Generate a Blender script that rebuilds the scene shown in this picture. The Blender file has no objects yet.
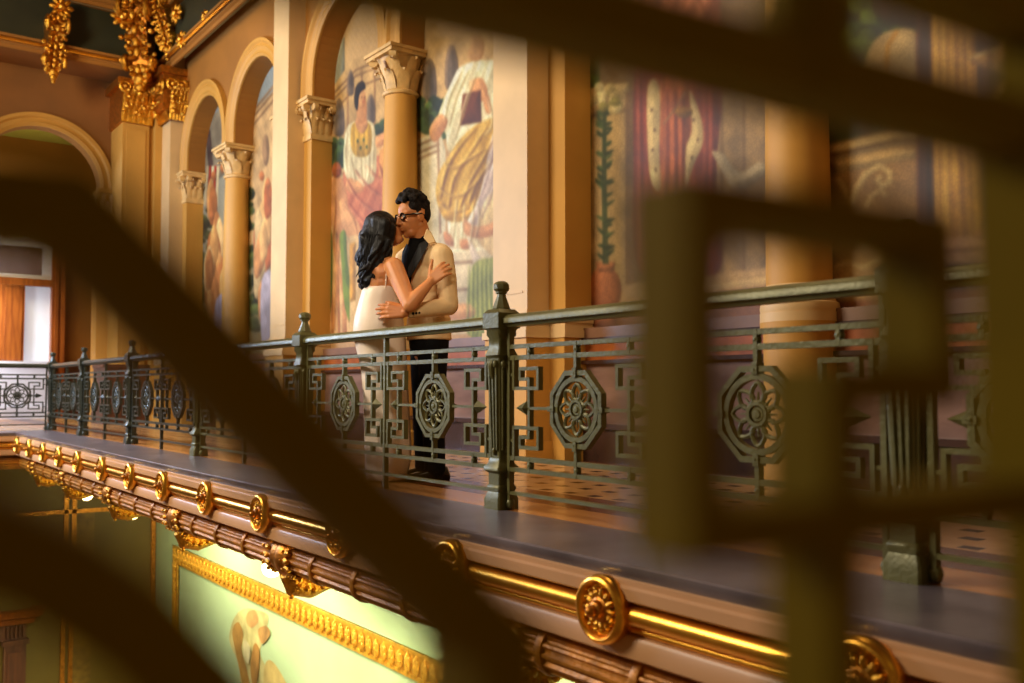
import bpy, math, random
import numpy as np
from math import sin, cos, pi, radians, atan2, sqrt, hypot
from mathutils import Vector, Matrix
random.seed(7)
SC = bpy.context.scene
COL = SC.collection
# ------------------------------------------------------------------ camera model (1024x683)
F = 930.0; YAW = radians(36.7); PIT = radians(2.95); CZ = .59
FW = Vector((sin(YAW)*cos(PIT), cos(YAW)*cos(PIT), sin(PIT)))
RT = Vector((cos(YAW), -sin(YAW), 0)); UP = RT.cross(FW)
CO = Vector((0, 0, CZ))
def ray(x, y): return FW + RT*((x-512)/F) + UP*((341.5-y)/F)
def P(x, y, t): return CO + ray(x, y)*t                 # point at camera depth t
def on(x, y, ax, v):                                    # point on an axis-aligned plane
    d = ray(x, y); return CO + d*((v-CO[ax])/d[ax])

# ------------------------------------------------------------------ materials
def srgb(c):
    return tuple((v/255/12.92 if v/255 <= .04045 else ((v/255+.055)/1.055)**2.4) for v in c)
MATS = {}
def mat(name, rgb, rough=.5, metal=0, var=.12, scale=6, bump=0, bscale=40, spec=.5, emis=None, estr=0, rgb2=None, sss=0, stretch=None, coat=0):
    if name in MATS: return MATS[name]
    m = bpy.data.materials.new(name); m.use_nodes = True
    nt = m.node_tree; N = nt.nodes; L = nt.links
    b = N['Principled BSDF']
    c = srgb(rgb); c2 = srgb(rgb2) if rgb2 else tuple(v*(1-var*2.2) for v in c)
    c1 = c if rgb2 else tuple(min(1, v*(1+var)) for v in c)
    tc = N.new('ShaderNodeTexCoord'); mp = N.new('ShaderNodeMapping')
    L.new(tc.outputs['Object'], mp.inputs['Vector'])
    if stretch: mp.inputs['Scale'].default_value = stretch
    nz = N.new('ShaderNodeTexNoise'); nz.inputs['Scale'].default_value = scale; nz.inputs['Detail'].default_value = 5
    L.new(mp.outputs['Vector'], nz.inputs['Vector'])
    cr = N.new('ShaderNodeValToRGB'); cr.color_ramp.elements[0].position = .3; cr.color_ramp.elements[1].position = .7
    cr.color_ramp.elements[0].color = (*c2, 1); cr.color_ramp.elements[1].color = (*c1, 1)
    L.new(nz.outputs['Fac'], cr.inputs['Fac']); L.new(cr.outputs['Color'], b.inputs['Base Color'])
    b.inputs['Roughness'].default_value = rough; b.inputs['Metallic'].default_value = metal
    b.inputs['Specular IOR Level'].default_value = spec
    b.inputs['Coat Weight'].default_value = coat
    if sss:
        b.inputs['Subsurface Weight'].default_value = sss
        b.inputs['Subsurface Radius'].default_value = (.02, .008, .004)
        b.inputs['Subsurface Scale'].default_value = .3
    if bump:
        n2 = N.new('ShaderNodeTexNoise'); n2.inputs['Scale'].default_value = bscale; n2.inputs['Detail'].default_value = 4
        L.new(mp.outputs['Vector'], n2.inputs['Vector'])
        bp = N.new('ShaderNodeBump'); bp.inputs['Strength'].default_value = bump; bp.inputs['Distance'].default_value = .02
        L.new(n2.outputs['Fac'], bp.inputs['Height']); L.new(bp.outputs['Normal'], b.inputs['Normal'])
    if emis:
        b.inputs['Emission Color'].default_value = (*srgb(emis), 1); b.inputs['Emission Strength'].default_value = estr
    MATS[name] = m
    return m
IRON = mat('olive_iron', (104, 102, 60), .42, .2, .10, 9, .15, 60, .5)
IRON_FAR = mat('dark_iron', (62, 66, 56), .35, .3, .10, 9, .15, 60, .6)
IRON_NEAR = mat('shadowed_iron', (112, 92, 4), .8, .0, .10, 9, spec=.1)
GOLD = mat('gilding', (250, 186, 74), .3, 1, .08, 8, .06, 30)
GOLD_LIT = mat('lamplit_gilding', (232, 176, 58), .42, .35, .2, 14, .3, 45)  # lit copy of the gilding, less metallic so it reads as lamplit
GOLD_LEAF = mat('gilded_relief', (246, 172, 60), .32, 1, .25, 30, .6, 60)
GOLD_DARK = mat('aged_gilding', (206, 134, 50), .38, .9, .22, 16, .3, 50)
REED = mat('bronzed_moulding', (184, 118, 30), .42, .3, .2, 10, .3, 40)
CREAM = mat('cream_plaster', (214, 180, 126), .55, 0, .05, 2.2)
CREAM_W = mat('warm_plaster', (198, 146, 62), .6, 0, .06, 1.5)
OCHRE = mat('ochre_plaster', (158, 104, 36), .65, 0, .08, 1.2)
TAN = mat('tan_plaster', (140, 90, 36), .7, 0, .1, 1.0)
STONECAP = mat('pale_carved_stone', (214, 176, 112), .55, 0, .1, 10, .3, 40)
PINK = mat('rose_cream_paint', (196, 148, 104), .42, 0, .05, 1.4)
LEDGE = mat('grey_stone', (118, 108, 112), .3, 0, .2, 3.2, .05, 30, rgb2=(80, 72, 76))
MARB = mat('mauve_marble', (146, 114, 100), .25, 0, .2, 2.6, rgb2=(104, 78, 70), stretch=(1, .6, 2.5))
MARB_D = mat('dark_marble', (62, 40, 32), .25, 0, .2, 3)
MARB_O = mat('orange_marble', (176, 96, 40), .3, 0, .2, 5, rgb2=(128, 62, 26))
SILL = mat('brown_ledge', (120, 84, 60), .4, 0, .1, 3)
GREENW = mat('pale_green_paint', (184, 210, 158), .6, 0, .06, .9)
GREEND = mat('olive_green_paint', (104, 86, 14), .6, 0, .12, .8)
FRIEZE = mat('dark_green_frieze', (42, 44, 22), .6, 0, .12, 2)
WOOD = mat('orange_oak', (176, 98, 34), .4, 0, .2, 3, rgb2=(116, 52, 14), stretch=(6, 6, .5))
WOOD_D = mat('dark_oak', (98, 54, 26), .45, 0, .2, 3, rgb2=(60, 30, 12), stretch=(6, 6, .5))
WHITE = mat('white_paint', (226, 226, 230), .45, 0, .03, 2)
PALEW = mat('pale_grey_wall', (206, 204, 198), .7, 0, .04, 2)
SKIN_W = mat('tan_skin', (214, 142, 88), .48, 0, .05, 8, sss=.12)
SKIN_M = mat('brown_skin', (200, 126, 70), .48, 0, .06, 8, sss=.12)
HAIR_W = mat('black_hair', (9, 6, 8), .45, 0, .3, 20, .4, 70, .28, stretch=(3, 3, .4))
HAIR_M = mat('dark_brown_hair', (24, 15, 11), .7, 0, .4, 60, .8, 120, .25)
DRESS = mat('ivory_satin', (240, 222, 204), .42, 0, .04, 5, .12, 14)
JACKET = mat('cream_suiting', (232, 198, 146), .7, 0, .06, 9, .25, 18)
BLACK = mat('black_cloth', (11, 10, 11), .85, 0, .2, 12, .3, 30, .15)
SATIN = mat('black_satin', (9, 9, 11), .7, 0, .1, 8)
SATIN_BLUE_LIT = mat('blue_lit_satin', (40, 66, 96), .35, 0, .1, 8)  # black lapel satin with its blue reflection put into the colour
FRAME = mat('black_frame', (14, 12, 12), .25, 0, .1, 8)
SHOE = mat('black_leather', (12, 10, 10), .25, 0, .1, 8)
LAMP = mat('lamp_glass', (255, 236, 180), .3, 0, .02, 2, emis=(255, 226, 150), estr=14)
CEILG = mat('pale_green_ceiling', (150, 150, 70), .7, 0, .05, 1)

def glass_mat():
    m = bpy.data.materials.new('window_glass'); m.use_nodes = True
    b = m.node_tree.nodes['Principled BSDF']
    b.inputs['Base Color'].default_value = (.9, .93, 1, 1); b.inputs['Roughness'].default_value = .03
    b.inputs['Transmission Weight'].default_value = 1; b.inputs['IOR'].default_value = 1.05
    return m
GLASS = glass_mat()

def floor_mat():
    m = bpy.data.materials.new('mosaic_tile_floor'); m.use_nodes = True
    nt = m.node_tree; N = nt.nodes; L = nt.links; b = N['Principled BSDF']
    tc = N.new('ShaderNodeTexCoord'); sp = N.new('ShaderNodeSeparateXYZ'); L.new(tc.outputs['Object'], sp.inputs[0])
    def M(op, a, bb=None, c=None):
        n = N.new('ShaderNodeMath'); n.operation = op
        for i, v in enumerate((a, bb, c)):
            if v is None: continue
            if isinstance(v, (int, float)): n.inputs[i].default_value = v
            else: L.new(v, n.inputs[i])
        return n.outputs[0]
    X, Y = sp.outputs[0], sp.outputs[1]
    s = .21
    xs = M('DIVIDE', X, s); row = M('FLOOR', xs)
    off = M('MULTIPLY', M('MODULO', row, 2), .5)
    ys = M('ADD', M('DIVIDE', Y, s), off)
    fx = M('ABSOLUTE', M('SUBTRACT', M('FRACT', xs), .5)); fy = M('ABSOLUTE', M('SUBTRACT', M('FRACT', ys), .5))
    dark = M('MULTIPLY', M('LESS_THAN', fx, .17), M('LESS_THAN', fy, .2))
    nz = N.new('ShaderNodeTexNoise'); nz.inputs['Scale'].default_value = 7; L.new(tc.outputs['Object'], nz.inputs['Vector'])
    cr = N.new('ShaderNodeValToRGB'); cr.color_ramp.elements[0].color = (*srgb((176, 134, 86)), 1); cr.color_ramp.elements[1].color = (*srgb((214, 172, 118)), 1)
    L.new(nz.outputs['Fac'], cr.inputs[0])
    mx = N.new('ShaderNodeMix'); mx.data_type = 'RGBA'; L.new(dark, mx.inputs['Factor']); L.new(cr.outputs[0], mx.inputs['A']); mx.inputs['B'].default_value = (*srgb((42, 22, 14)), 1)
    # border stripes beside the railing and the wall
    def band(a, c): return M('MULTIPLY', M('GREATER_THAN', X, a), M('LESS_THAN', X, c))
    m2 = N.new('ShaderNodeMix'); m2.data_type = 'RGBA'; L.new(M('MAXIMUM', band(3.02, 3.4), band(4.85, 5.3)), m2.inputs['Factor']); L.new(mx.outputs['Result'], m2.inputs['A']); m2.inputs['B'].default_value = (*srgb((96, 52, 34)), 1)
    m3 = N.new('ShaderNodeMix'); m3.data_type = 'RGBA'; L.new(band(2.7, 3.02), m3.inputs['Factor']); L.new(m2.outputs['Result'], m3.inputs['A']); m3.inputs['B'].default_value = (*srgb((186, 130, 76)), 1)
    L.new(m3.outputs['Result'], b.inputs['Base Color']); b.inputs['Roughness'].default_value = .22
    return m
TILE = floor_mat()

# ------------------------------------------------------------------ mesh builder
class MB:
    def __init__(s): s.v = []; s.f = []
    def add(s, vs, fs):
        o = len(s.v); s.v += [tuple(p) for p in vs]; s.f += [tuple(i+o for i in f) for f in fs]; return s
    def hexa(s, c):                       # 8 corners: bottom 4 ccw then top 4
        return s.add(c, [(3,2,1,0),(4,5,6,7),(0,1,5,4),(1,2,6,5),(2,3,7,6),(3,0,4,7)])
    def box(s, x0, x1, y0, y1, z0, z1):
        return s.hexa([(x0,y0,z0),(x1,y0,z0),(x1,y1,z0),(x0,y1,z0),(x0,y0,z1),(x1,y0,z1),(x1,y1,z1),(x0,y1,z1)])
    def rings(s, R, caps=True, closed=False):
        n = len(R[0]); vs = [p for r in R for p in r]; fs = []
        m = len(R)
        for i in range(m if closed else m-1):
            a = i*n; b = ((i+1) % m)*n
            for j in range(n):
                k = (j+1) % n; fs.append((a+j, a+k, b+k, b+j))
        if caps and not closed:
            fs.append(tuple(range(n-1, -1, -1))); fs.append(tuple((m-1)*n+j for j in range(n)))
        return s.add(vs, fs)
    def tube(s, pts, r, n=8, closed=False):
        pts = [Vector(p) for p in pts]; m = len(pts); R = []
        rr = r if isinstance(r, (list, tuple)) else [r]*m
        prev = None
        for i, p in enumerate(pts):
            a = pts[(i-1) % m] if (closed or i > 0) else p
            b = pts[(i+1) % m] if (closed or i < m-1) else p
            d = (b-a).normalized()
            if prev is None:
                q = Vector((0,0,1)) if abs(d.z) < .9 else Vector((1,0,0))
                e = d.cross(q).normalized()
            else:
                e = prev - d*prev.dot(d); e.normalize()
            prev = e; g = d.cross(e)
            R.append([p + (e*cos(2*pi*k/n)+g*sin(2*pi*k/n))*rr[i] for k in range(n)])
        return s.rings(R, True, closed)
    def lathe(s, o, ax, prof, n=20, ex=None):        # prof: (distance along axis, radius)
        o = Vector(o); ax = Vector(ax).normalized()
        e = Vector(ex) if ex else ax.cross(Vector((0,0,1)) if abs(ax.z) < .9 else Vector((1,0,0))).normalized()
        g = ax.cross(e)
        return s.rings([[o+ax*h+(e*cos(2*pi*k/n+pi/n)+g*sin(2*pi*k/n+pi/n))*max(r, 1e-4) for k in range(n)] for h, r in prof])
    def ball(s, c, r, axes=None, nu=12, nv=8):
        c = Vector(c)
        r = (r, r, r) if isinstance(r, (int, float)) else r
        A = axes or (Vector((1,0,0)), Vector((0,1,0)), Vector((0,0,1)))
        R = []
        for i in range(nv+1):
            th = -pi/2 + pi*i/nv; ct = max(cos(th), .004)
            R.append([c + A[0]*(r[0]*ct*cos(2*pi*k/nu)) + A[1]*(r[1]*ct*sin(2*pi*k/nu)) + A[2]*(r[2]*sin(th)) for k in range(nu)])
        return s.rings(R)
    def cone(s, p, r0, q, r1, n=12):                 # round cone
        p = Vector(p); q = Vector(q); d = q-p; L = d.length
        if L < 1e-6: return s.ball(p, max(r0, r1))
        d /= L
        prof = [(-r0*cos(a), r0*sin(a)) for a in (0.02, .4, .8, 1.2, pi/2)] + [(L+r1*sin(a), r1*cos(a)) for a in (0, .4, .8, 1.2, 1.55)]
        return s.lathe(p, d, prof, n)
    def sweep(s, prof, path, closed_prof=True):      # prof in (offset, z); path = horizontal polyline, offset to the left normal, mitred
        path = [Vector((p[0], p[1])) for p in path]; R = []
        for i, p in enumerate(path):
            dirs = []
            if i > 0: dirs.append((p-path[i-1]).normalized())
            if i < len(path)-1: dirs.append((path[i+1]-p).normalized())
            ns = [Vector((-d.y, d.x)) for d in dirs]
            if len(ns) == 1: n = ns[0]
            else:
                n = ns[0]+ns[1]; n = n/(n.dot(ns[0]))
            R.append([(p.x+n.x*o, p.y+n.y*o, z) for o, z in prof])
        return s.rings(R)
    def build(s, name, m, parent=None, smooth=True, ang=40):
        og = origin(parent) if parent else Vector((0,0,0))
        me = bpy.data.meshes.new(name); me.from_pydata([(p[0]-og.x, p[1]-og.y, p[2]-og.z) for p in s.v], [], s.f); me.validate(); me.update()
        import bmesh
        bm = bmesh.new(); bm.from_mesh(me); bmesh.ops.recalc_face_normals(bm, faces=bm.faces); bm.to_mesh(me); bm.free()
        if smooth:
            me.polygons.foreach_set('use_smooth', [True]*len(me.polygons)); me.set_sharp_from_angle(angle=radians(ang))
        me.materials.append(m)
        o = bpy.data.objects.new(name, me); COL.objects.link(o)
        if parent: o.parent = parent
        return o
def origin(o):
    v = Vector((0,0,0))
    while o is not None:
        v += o.location; o = o.parent
    return v
def tag(o, label=None, cat=None, group=None, kind=None):
    if label: o['label'] = label
    if cat: o['category'] = cat
    if group: o['group'] = group
    if kind: o['kind'] = kind
    return o
def thing(name, loc, label, cat, group=None):
    o = bpy.data.objects.new(name, None); o.location = loc; o.empty_display_size = .1; COL.objects.link(o)
    return tag(o, label, cat, group)
def struct(name, mb, m, label=None, smooth=True):
    o = mb.build(name, m, None, smooth); o['kind'] = 'structure'
    if label: o['label'] = label
    return o
def copy_thing(src, loc, label):
    c = src.copy(); COL.objects.link(c); c.location = loc; c['label'] = label
    for ch in src.children:
        d = ch.copy(); COL.objects.link(d); d.parent = c
        for g in ch.children:
            e = g.copy(); COL.objects.link(e); e.parent = d
    return c

# ================================================================== SETTING
WY = 17.5                       # far wall plane
XW, XM, XP = 4.95, 5.24, 4.72   # arcade wall, mural wall, wide pilaster fronts
# floor of the galleries
fl = MB(); fl.box(2.72, 5.3, .56, 21.2, -.2, 0); fl.box(-4, 2.72, 14.92, 21.2, -.2, 0)
struct('floor', fl, TILE, 'cream mosaic tile gallery floor with small dark tiles')
# stone ledge and painted fascia, mitred round the inner corner  (offset 0 = atrium edge, positive = away from the atrium)
path = [(2.2, 0.9), (2.2, 14.4), (-4, 14.4)]
PH = [(-o, z) for o, z in [(0,-.006),(.006,0),(.519,0),(.519,-.05),(.02,-.05),(0,-.02)]]
struct('trim_1', MB().sweep(PH, path), LEDGE, 'grey stone ledge along the balcony edge')
UPF = [(.02,-.05),(.012,-.055),(.012,-.072),(.0,-.08),(.0,-.118),(.016,-.128),(.05,-.13),(.05,-.235),(.02,-.24),(.012,-.25),(.012,-.31),(.03,-.322),(.16,-.33),(.6,-.33),(.6,-.05)]
struct('trim_2', MB().sweep([(-o, z) for o, z in UPF], path), PINK, 'rose cream moulded balcony fascia')
def rod(off, z, r, n=14): return [(-(off+r*cos(2*pi*k/n)), z+r*sin(2*pi*k/n)) for k in range(n)]
struct('trim_3', MB().sweep(rod(.028, -.172, .036), path).sweep(rod(.04, -.222, .014, 10), path), GOLD, 'gilded rod set in the balcony fascia')
struct('trim_22', MB().sweep([(-o, z) for o, z in [(.044,-.13),(.049,-.13),(.049,-.235),(.044,-.235)]], path), mat('ochre_recess', (170, 112, 34), .5, .2), 'ochre recess behind the gilded rod')
# reeded bronze moulding below
n = 56; pr = []
for k in range(n):
    a = 2*pi*k/n; r = .088+.006*(1 if k % 4 in (0, 1) else -1)
    pr.append((-(.15+r*cos(a)), -.425+r*sin(a)))
tm = MB().sweep(pr, path)
for Y in np.arange(1.3, 14.2, .52):
    tm.lathe((2.35, Y-.02, -.425), (0,1,0), [(0,.09),(0,.1),(.01,.104),(.03,.104),(.04,.1),(.04,.09)], 20)
struct('trim_4', tm, REED, 'reeded bronze moulding under the balcony fascia')
sf = MB(); sf.box(2.36, 5.3, .9, 17.5, -.5, -.36); sf.box(-4, 2.36, 14.55, 17.5, -.5, -.36)
struct('trim_5', sf, CREAM_W, 'soffit under the balcony')

# ---------------- right wall: dado, arcade
P0 = 6.12; PER = 5.02
bays = [(-1, 'near'), (0, 'mid'), (1, 'far')]
dado = MB(); band = MB(); capm = MB(); base = MB(); sill = MB()
dado.box(5.16, 5.4, -1.5, WY, .3, .82); base.box(5.12, 5.4, -1.5, WY, 0, .3); base.box(5.08, 5.4, -1.5, WY, .27, .31)
capm.box(5.1, 5.4, -1.5, WY, .8, .83); capm.box(5.1, 5.4, -1.5, WY, .99, 1.015)
band.box(5.15, 5.4, -1.5, WY, .83, .99)
sill.box(5.12, 5.4, -1.5, WY, 1.015, 1.1)
struct('wall_right', dado, MARB, 'mauve marble dado of the gallery wall')
struct('baseboard_right', base, MARB_D, 'dark marble baseboard under the murals')
struct('trim_6', capm, MARB_D, 'dark marble lines of the dado rail')
struct('trim_7', band, MARB_O, 'orange marble band of the dado rail')
struct('trim_8', sill, SILL, 'brown stone sill below the murals')

SPR, STILT, RIN, ROUT = 4.3, 4.5, .87, 1.11
wall = MB(); arch = MB(); pil = MB(); imp = MB(); ped = MB()
def arcade_bay(y0, y1):
    """wall face with two arches between y0 and y1 (inner faces of the wide pilasters)"""
    c = (y0+y1)/2
    ZT = 6.35
    cs = [c-ROUT+.0, c+ROUT-.0]
    segs = 28
    edges = [y0, cs[0]-RIN, cs[0]+RIN, cs[1]-RIN, cs[1]+RIN, y1]
    for a, b in ((edges[0], edges[1]), (edges[2], edges[3]), (edges[4], edges[5])):
        wall.box(XW, XM+.1, a, b, SPR, ZT)
    for cc in cs:
        arc = [(cc-RIN*cos(pi*k/segs), STILT+RIN*sin(pi*k/segs)) for k in range(segs+1)]
        for (ya, za), (yb, zb) in zip(arc, arc[1:]):
            wall.hexa([(XW,ya,za),(XM+.1,ya,za),(XM+.1,yb,zb),(XW,yb,zb),(XW,ya,ZT),(XM+.1,ya,ZT),(XM+.1,yb,ZT),(XW,yb,ZT)])
        # moulded archivolt
        prof = [(RIN-.004, 0), (RIN-.004, -.03), (RIN+.03, -.05), (RIN+.06, -.035), (RIN+.1, -.035), (RIN+.13, -.06), (RIN+.17, -.045), (RIN+.2, -.08), (ROUT, -.08), (ROUT, .02)]
        R = [[(XW+dx, cc-r, SPR) for r, dx in prof]]
        for k in range(segs+1):
            a = pi*k/segs
            R.append([(XW+dx, cc-r*cos(a), STILT+r*sin(a)) for r, dx in prof])
        R.append([(XW+dx, cc+r, SPR) for r, dx in prof])
        arch.rings(R)
    return c
centers = []
for k in (-1, 0, 1):
    y0 = P0+PER*k+.49; y1 = P0+PER*(k+1)
    centers.append(arcade_bay(y0, y1))
    for a, b in ((y0-.02, y0+.27), (y1-.22, y1+.02)):    # impost pilasters
        imp.box(XW, XM+.1, a, b, 1.25, 3.84)
        ped.box(XW-.03, XM+.1, a-.02, b+.02, 0, 1.02)
for k in (-1, 0, 1, 2):
    y0 = P0+PER*k; y1 = y0+.49
    pil.box(XP, XM+.1, y0, y1, 1.25, 6.35)
    pil.box(XP+.05, XP-.006, y0+.06, y1-.06, 1.4, 1.42)
    ped.box(XP-.05, XM+.1, y0-.05, y1+.05, 0, 1.02)
    ped.box(XP-.08, XM+.1, y0-.08, y1+.08, 0, .16)
struct('wall_right.001', wall, OCHRE, 'ochre plaster wall over the gallery arches')
struct('trim_9', arch, CREAM_W, 'moulded archivolts of the gallery arches')
struct('trim_10', pil, CREAM, 'wide cream pilasters between the murals')
struct('trim_11', imp, CREAM_W, 'narrow impost pilasters beside the murals')
struct('trim_12', ped, CREAM_W, 'cream pedestals under the pilasters')
bs = MB()
def attic_rect(mb, x0, x1, y0, y1, z, grow):
    for g, a, b in grow: mb.box(x0-g, x1, y0-g, y1+g, z+a, z+b)
G = [(.07, 0, .06), (.055, .06, .1), (.03, .1, .125), (.05, .125, .16), (.015, .16, .19), (.03, .19, .215), (.01, .215, .24)]
for k in (-1, 0, 1, 2):
    attic_rect(bs, XP, XM+.1, P0+PER*k, P0+PER*k+.49, 1.02, G)
for k in (-1, 0, 1):
    y0 = P0+PER*k+.49; y1 = P0+PER*(k+1)
    for a, b in ((y0-.02, y0+.27), (y1-.22, y1+.02)): attic_rect(bs, XW, XM+.1, a, b, 1.02, [(g*.6, u, v) for g, u, v in G])
struct('trim_13', bs, CREAM, 'moulded bases of the pilasters')

# leafy capital used on imposts and columns
def leaf_row(mb, pts_fn, count, z, h, out, w):
    for i in range(count):
        p, nrm, tan = pts_fn((i+.5)/count)
        a = [p-tan*w, p+tan*w, p+tan*w*.8+nrm*out*.35, p-tan*w*.8+nrm*out*.35]
        R = []
        for s_, o_, ww in ((0, .004, 1), (.4, out*.35, 1.05), (.75, out*.6, .9), (.95, out, .6), (.9, out*1.35, .35), (.8, out*1.3, .2)):
            q = p+Vector((0,0,z+h*s_))+nrm*o_
            R.append([q-tan*w*ww-nrm*.006, q+nrm*.006, q+tan*w*ww-nrm*.006, q-nrm*.02])
        mb.rings(R)
def round_capital(mb, c, z0, z1, r):
    c = Vector(c); h = z1-z0
    mb.lathe((c.x, c.y, z0-.06), (0,0,1), [(0,r),(.01,r+.02),(.035,r+.028),(.055,r+.01),(.06,r-.01),(.06+h*.5,r-.005),(.06+h*.85,r+.06),(.06+h*.87,r*.6)], 28)
    def fn(t):
        a = 2*pi*t; d = Vector((cos(a), sin(a), 0)); return c+d*(r-.01), d, Vector((-sin(a), cos(a), 0))
    def fn2(t): return fn(t+1/16)
    leaf_row(mb, fn, 8, z0, h*.5, .09, .065); leaf_row(mb, fn2, 8, z0+h*.15, h*.65, .13, .055)
    for i in range(4):
        a = pi/4+pi/2*i; d = Vector((cos(a), sin(a), 0)); q = c+d*(r+.13)+Vector((0,0,z1-h*.2))
        mb.lathe(q-Vector((-sin(a),cos(a),0))*.04, (-sin(a), cos(a), 0), [(0,.02),(0,.055),(.08,.055),(.08,.02)], 12)
    e = r+.105
    mb.box(c.x-e, c.x+e, c.y-e, c.y+e, z1-.075, z1-.035); mb.box(c.x-e-.02, c.x+e+.02, c.y-e-.02, c.y+e+.02, z1-.035, z1)
def pier_capital(mb, x0, y0, y1, z0, z1, proj=.0):
    h = z1-z0
    mb.box(x0-.02, XM+.1, y0-.02, y1+.02, z0-.06, z0+.015)
    mb.box(x0, XM+.1, y0, y1, z0-.05, z1)
    L = [((x0, y1), (x0, y0), (-1, 0)), ((x0, y0), (x0+.26, y0), (0, -1))]
    for a, b, nn in L:
        a = Vector((*a, 0)); b = Vector((*b, 0)); nn = Vector((*nn, 0)); t = (b-a).normalized(); ln = (b-a).length
        cnt = max(2, int(ln/.085))
        leaf_row(mb, lambda u: (a+t*ln*u, nn, t), cnt, z0, h*.5, .06, ln/cnt*.5)
        leaf_row(mb, lambda u: (a+t*ln*u, nn, t), cnt-1, z0+h*.15, h*.65, .09, ln/cnt*.45)
        mb.lathe(a+nn*.08+Vector((0,0,z1-.12))-t*.02, t, [(0,.01),(0,.05),(.06,.05),(.06,.01)], 10)
        mb.lathe(b+nn*.08+Vector((0,0,z1-.12))-t*.04, t, [(0,.01),(0,.05),(.06,.05),(.06,.01)], 10)
    mb.box(x0-.1, XM+.1, y0-.1, y1+.1, z1-.08, z1-.04); mb.box(x0-.12, XM+.1, y0-.12, y1+.12, z1-.04, z1)
ic = MB()
for k in (-1, 0, 1):
    y0 = P0+PER*k+.49; y1 = P0+PER*(k+1)
    for a, b in ((y0, y0+.27), (y1-.22, y1)): pier_capital(ic, XW, a, b, 3.84, SPR)
struct('trim_14', ic, STONECAP, 'leafy capitals of the impost pilasters')

def column(c, label):
    t = thing('gallery_column', (5.08, c, 0), label, 'column', None)
    r = .208
    b = MB(); b.lathe((5.08, c, 0), (0,0,1), [(0,.25),(.14,.25),(.16,.23),(.95,.23),(.97,.25),(1.02,.25)], 40)
    b.build('pedestal', CREAM_W, t)
    b = MB(); b.lathe((5.08, c, 1.02), (0,0,1), [(0,.25),(.06,.25)], 40)
    b.lathe((5.08, c, 1.08), (0,0,1), [(0,.245),(.03,.25),(.06,.245),(.07,.228),(.1,.222),(.12,.232),(.145,.234),(.165,.224),(.18,.212)], 32)
    b.build('base', CREAM, t)
    s = MB(); s.lathe((5.08, c, 1.25), (0,0,1), [(2.62*i/12, r*(1-.16*(i/12)**1.6)) for i in range(13)], 40)
    s.build('shaft', CREAM_W, t)
    k = MB(); round_capital(k, (5.08, c, 0), 3.87, SPR, r*.86); k.build('capital', STONECAP, t)
column(3.70, 'smooth golden round column standing between the potted plant mural and the yellow drape')
column(centers[1], 'cream round column with leafy capital standing directly behind the couple')
column(centers[2], 'slender cream column with leafy capital between the two farthest wall arches')

# cornice above the right wall and far wall
cor = [(0,6.1),(.03,6.1),(.03,6.16),(.07,6.18),(.07,6.24),(.13,6.26),(.13,6.3),(0,6.3)]
cm = MB()
cm.sweep(cor, [(4.7, -1), (4.7, 16.7), (-4, 16.7)])
cm.sweep([(o*1.4, z+.95) for o, z in cor], [(4.55, -1), (4.55, 16.55), (-4, 16.55)])
struct('trim_15', cm, OCHRE, 'cornice mouldings at the head of the walls')
cg = MB(); cg.sweep([(.1,6.205),(.12,6.19),(.145,6.205),(.145,6.23),(.12,6.245),(.1,6.23)], [(4.7,-1),(4.7,16.7),(-4,16.7)])
struct('trim_16', cg, GOLD, 'gilded fillet of the cornice')
fz = MB(); fz.sweep([(0,6.3),(.02,6.3),(.02,7.06),(0,7.06)], [(4.7,-1),(4.7,16.7),(-4,16.7)])
struct('trim_17', fz, FRIEZE, 'dark green frieze between the cornices')
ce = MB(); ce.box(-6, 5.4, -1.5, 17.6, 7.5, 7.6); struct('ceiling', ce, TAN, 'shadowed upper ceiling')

# ---------------- far wall with arch
fw_ = MB(); AC, AZ, AR = 2.95, 4.15, .96; ZT = 6.3; seg = 28
fw_.box(AC+AR, 5.4, WY, WY+.3, 0, ZT); fw_.box(-4, AC-AR, WY, WY+.3, 0, ZT)
arc = [(AC-AR*cos(pi*k/seg), AZ+AR*sin(pi*k/seg)) for k in range(seg+1)]
for (xa, za), (xb, zb) in zip(arc, arc[1:]):
    fw_.hexa([(xa,WY,za),(xb,WY,zb),(xb,WY+.3,zb),(xa,WY+.3,za),(xa,WY,ZT),(xb,WY,ZT),(xb,WY+.3,ZT),(xa,WY+.3,ZT)])
fw_.box(-4, 4.72, 16.72, WY, 6.1, 7.1)
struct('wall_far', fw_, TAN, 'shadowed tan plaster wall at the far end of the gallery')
fa = MB(); prof = [(AR-.004, 0), (AR-.004, -.03), (AR+.05, -.05), (AR+.08, -.03), (AR+.13, -.03), (AR+.16, -.07), (AR+.22, -.07), (AR+.22, .02)]
R = [[(AC-r, WY+d, 4.1) for r, d in prof]]+[[(AC-r*cos(pi*k/seg), WY+d, AZ+r*sin(pi*k/seg)) for r, d in prof] for k in range(seg+1)]+[[(AC+r, WY+d, 4.1) for r, d in prof]]
fa.rings(R)
struct('trim_18', fa, CREAM_W, 'moulded arch in the far wall')
fp = MB()
fp.box(AC+AR-.02, AC+AR+.22, WY-.05, WY+.32, 0, 3.75); fp.box(AC+AR-.06, AC+AR+.28, WY-.12, WY+.32, 4.06, 4.13); fp.box(AC+AR-.03, AC+AR+.23, WY-.06, WY+.32, 3.7, 4.07)
fp.box(4.08, 4.52, 16.72, WY, 0, 5.25); fp.box(4.14, 4.46, 16.7, 16.73, .3, 5.1)
fp.box(4.5, 4.74, 16.78, WY, 0, 6.1)
fp.box(4.6, 5.3, 16.62, WY, 0, 6.1)
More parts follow.
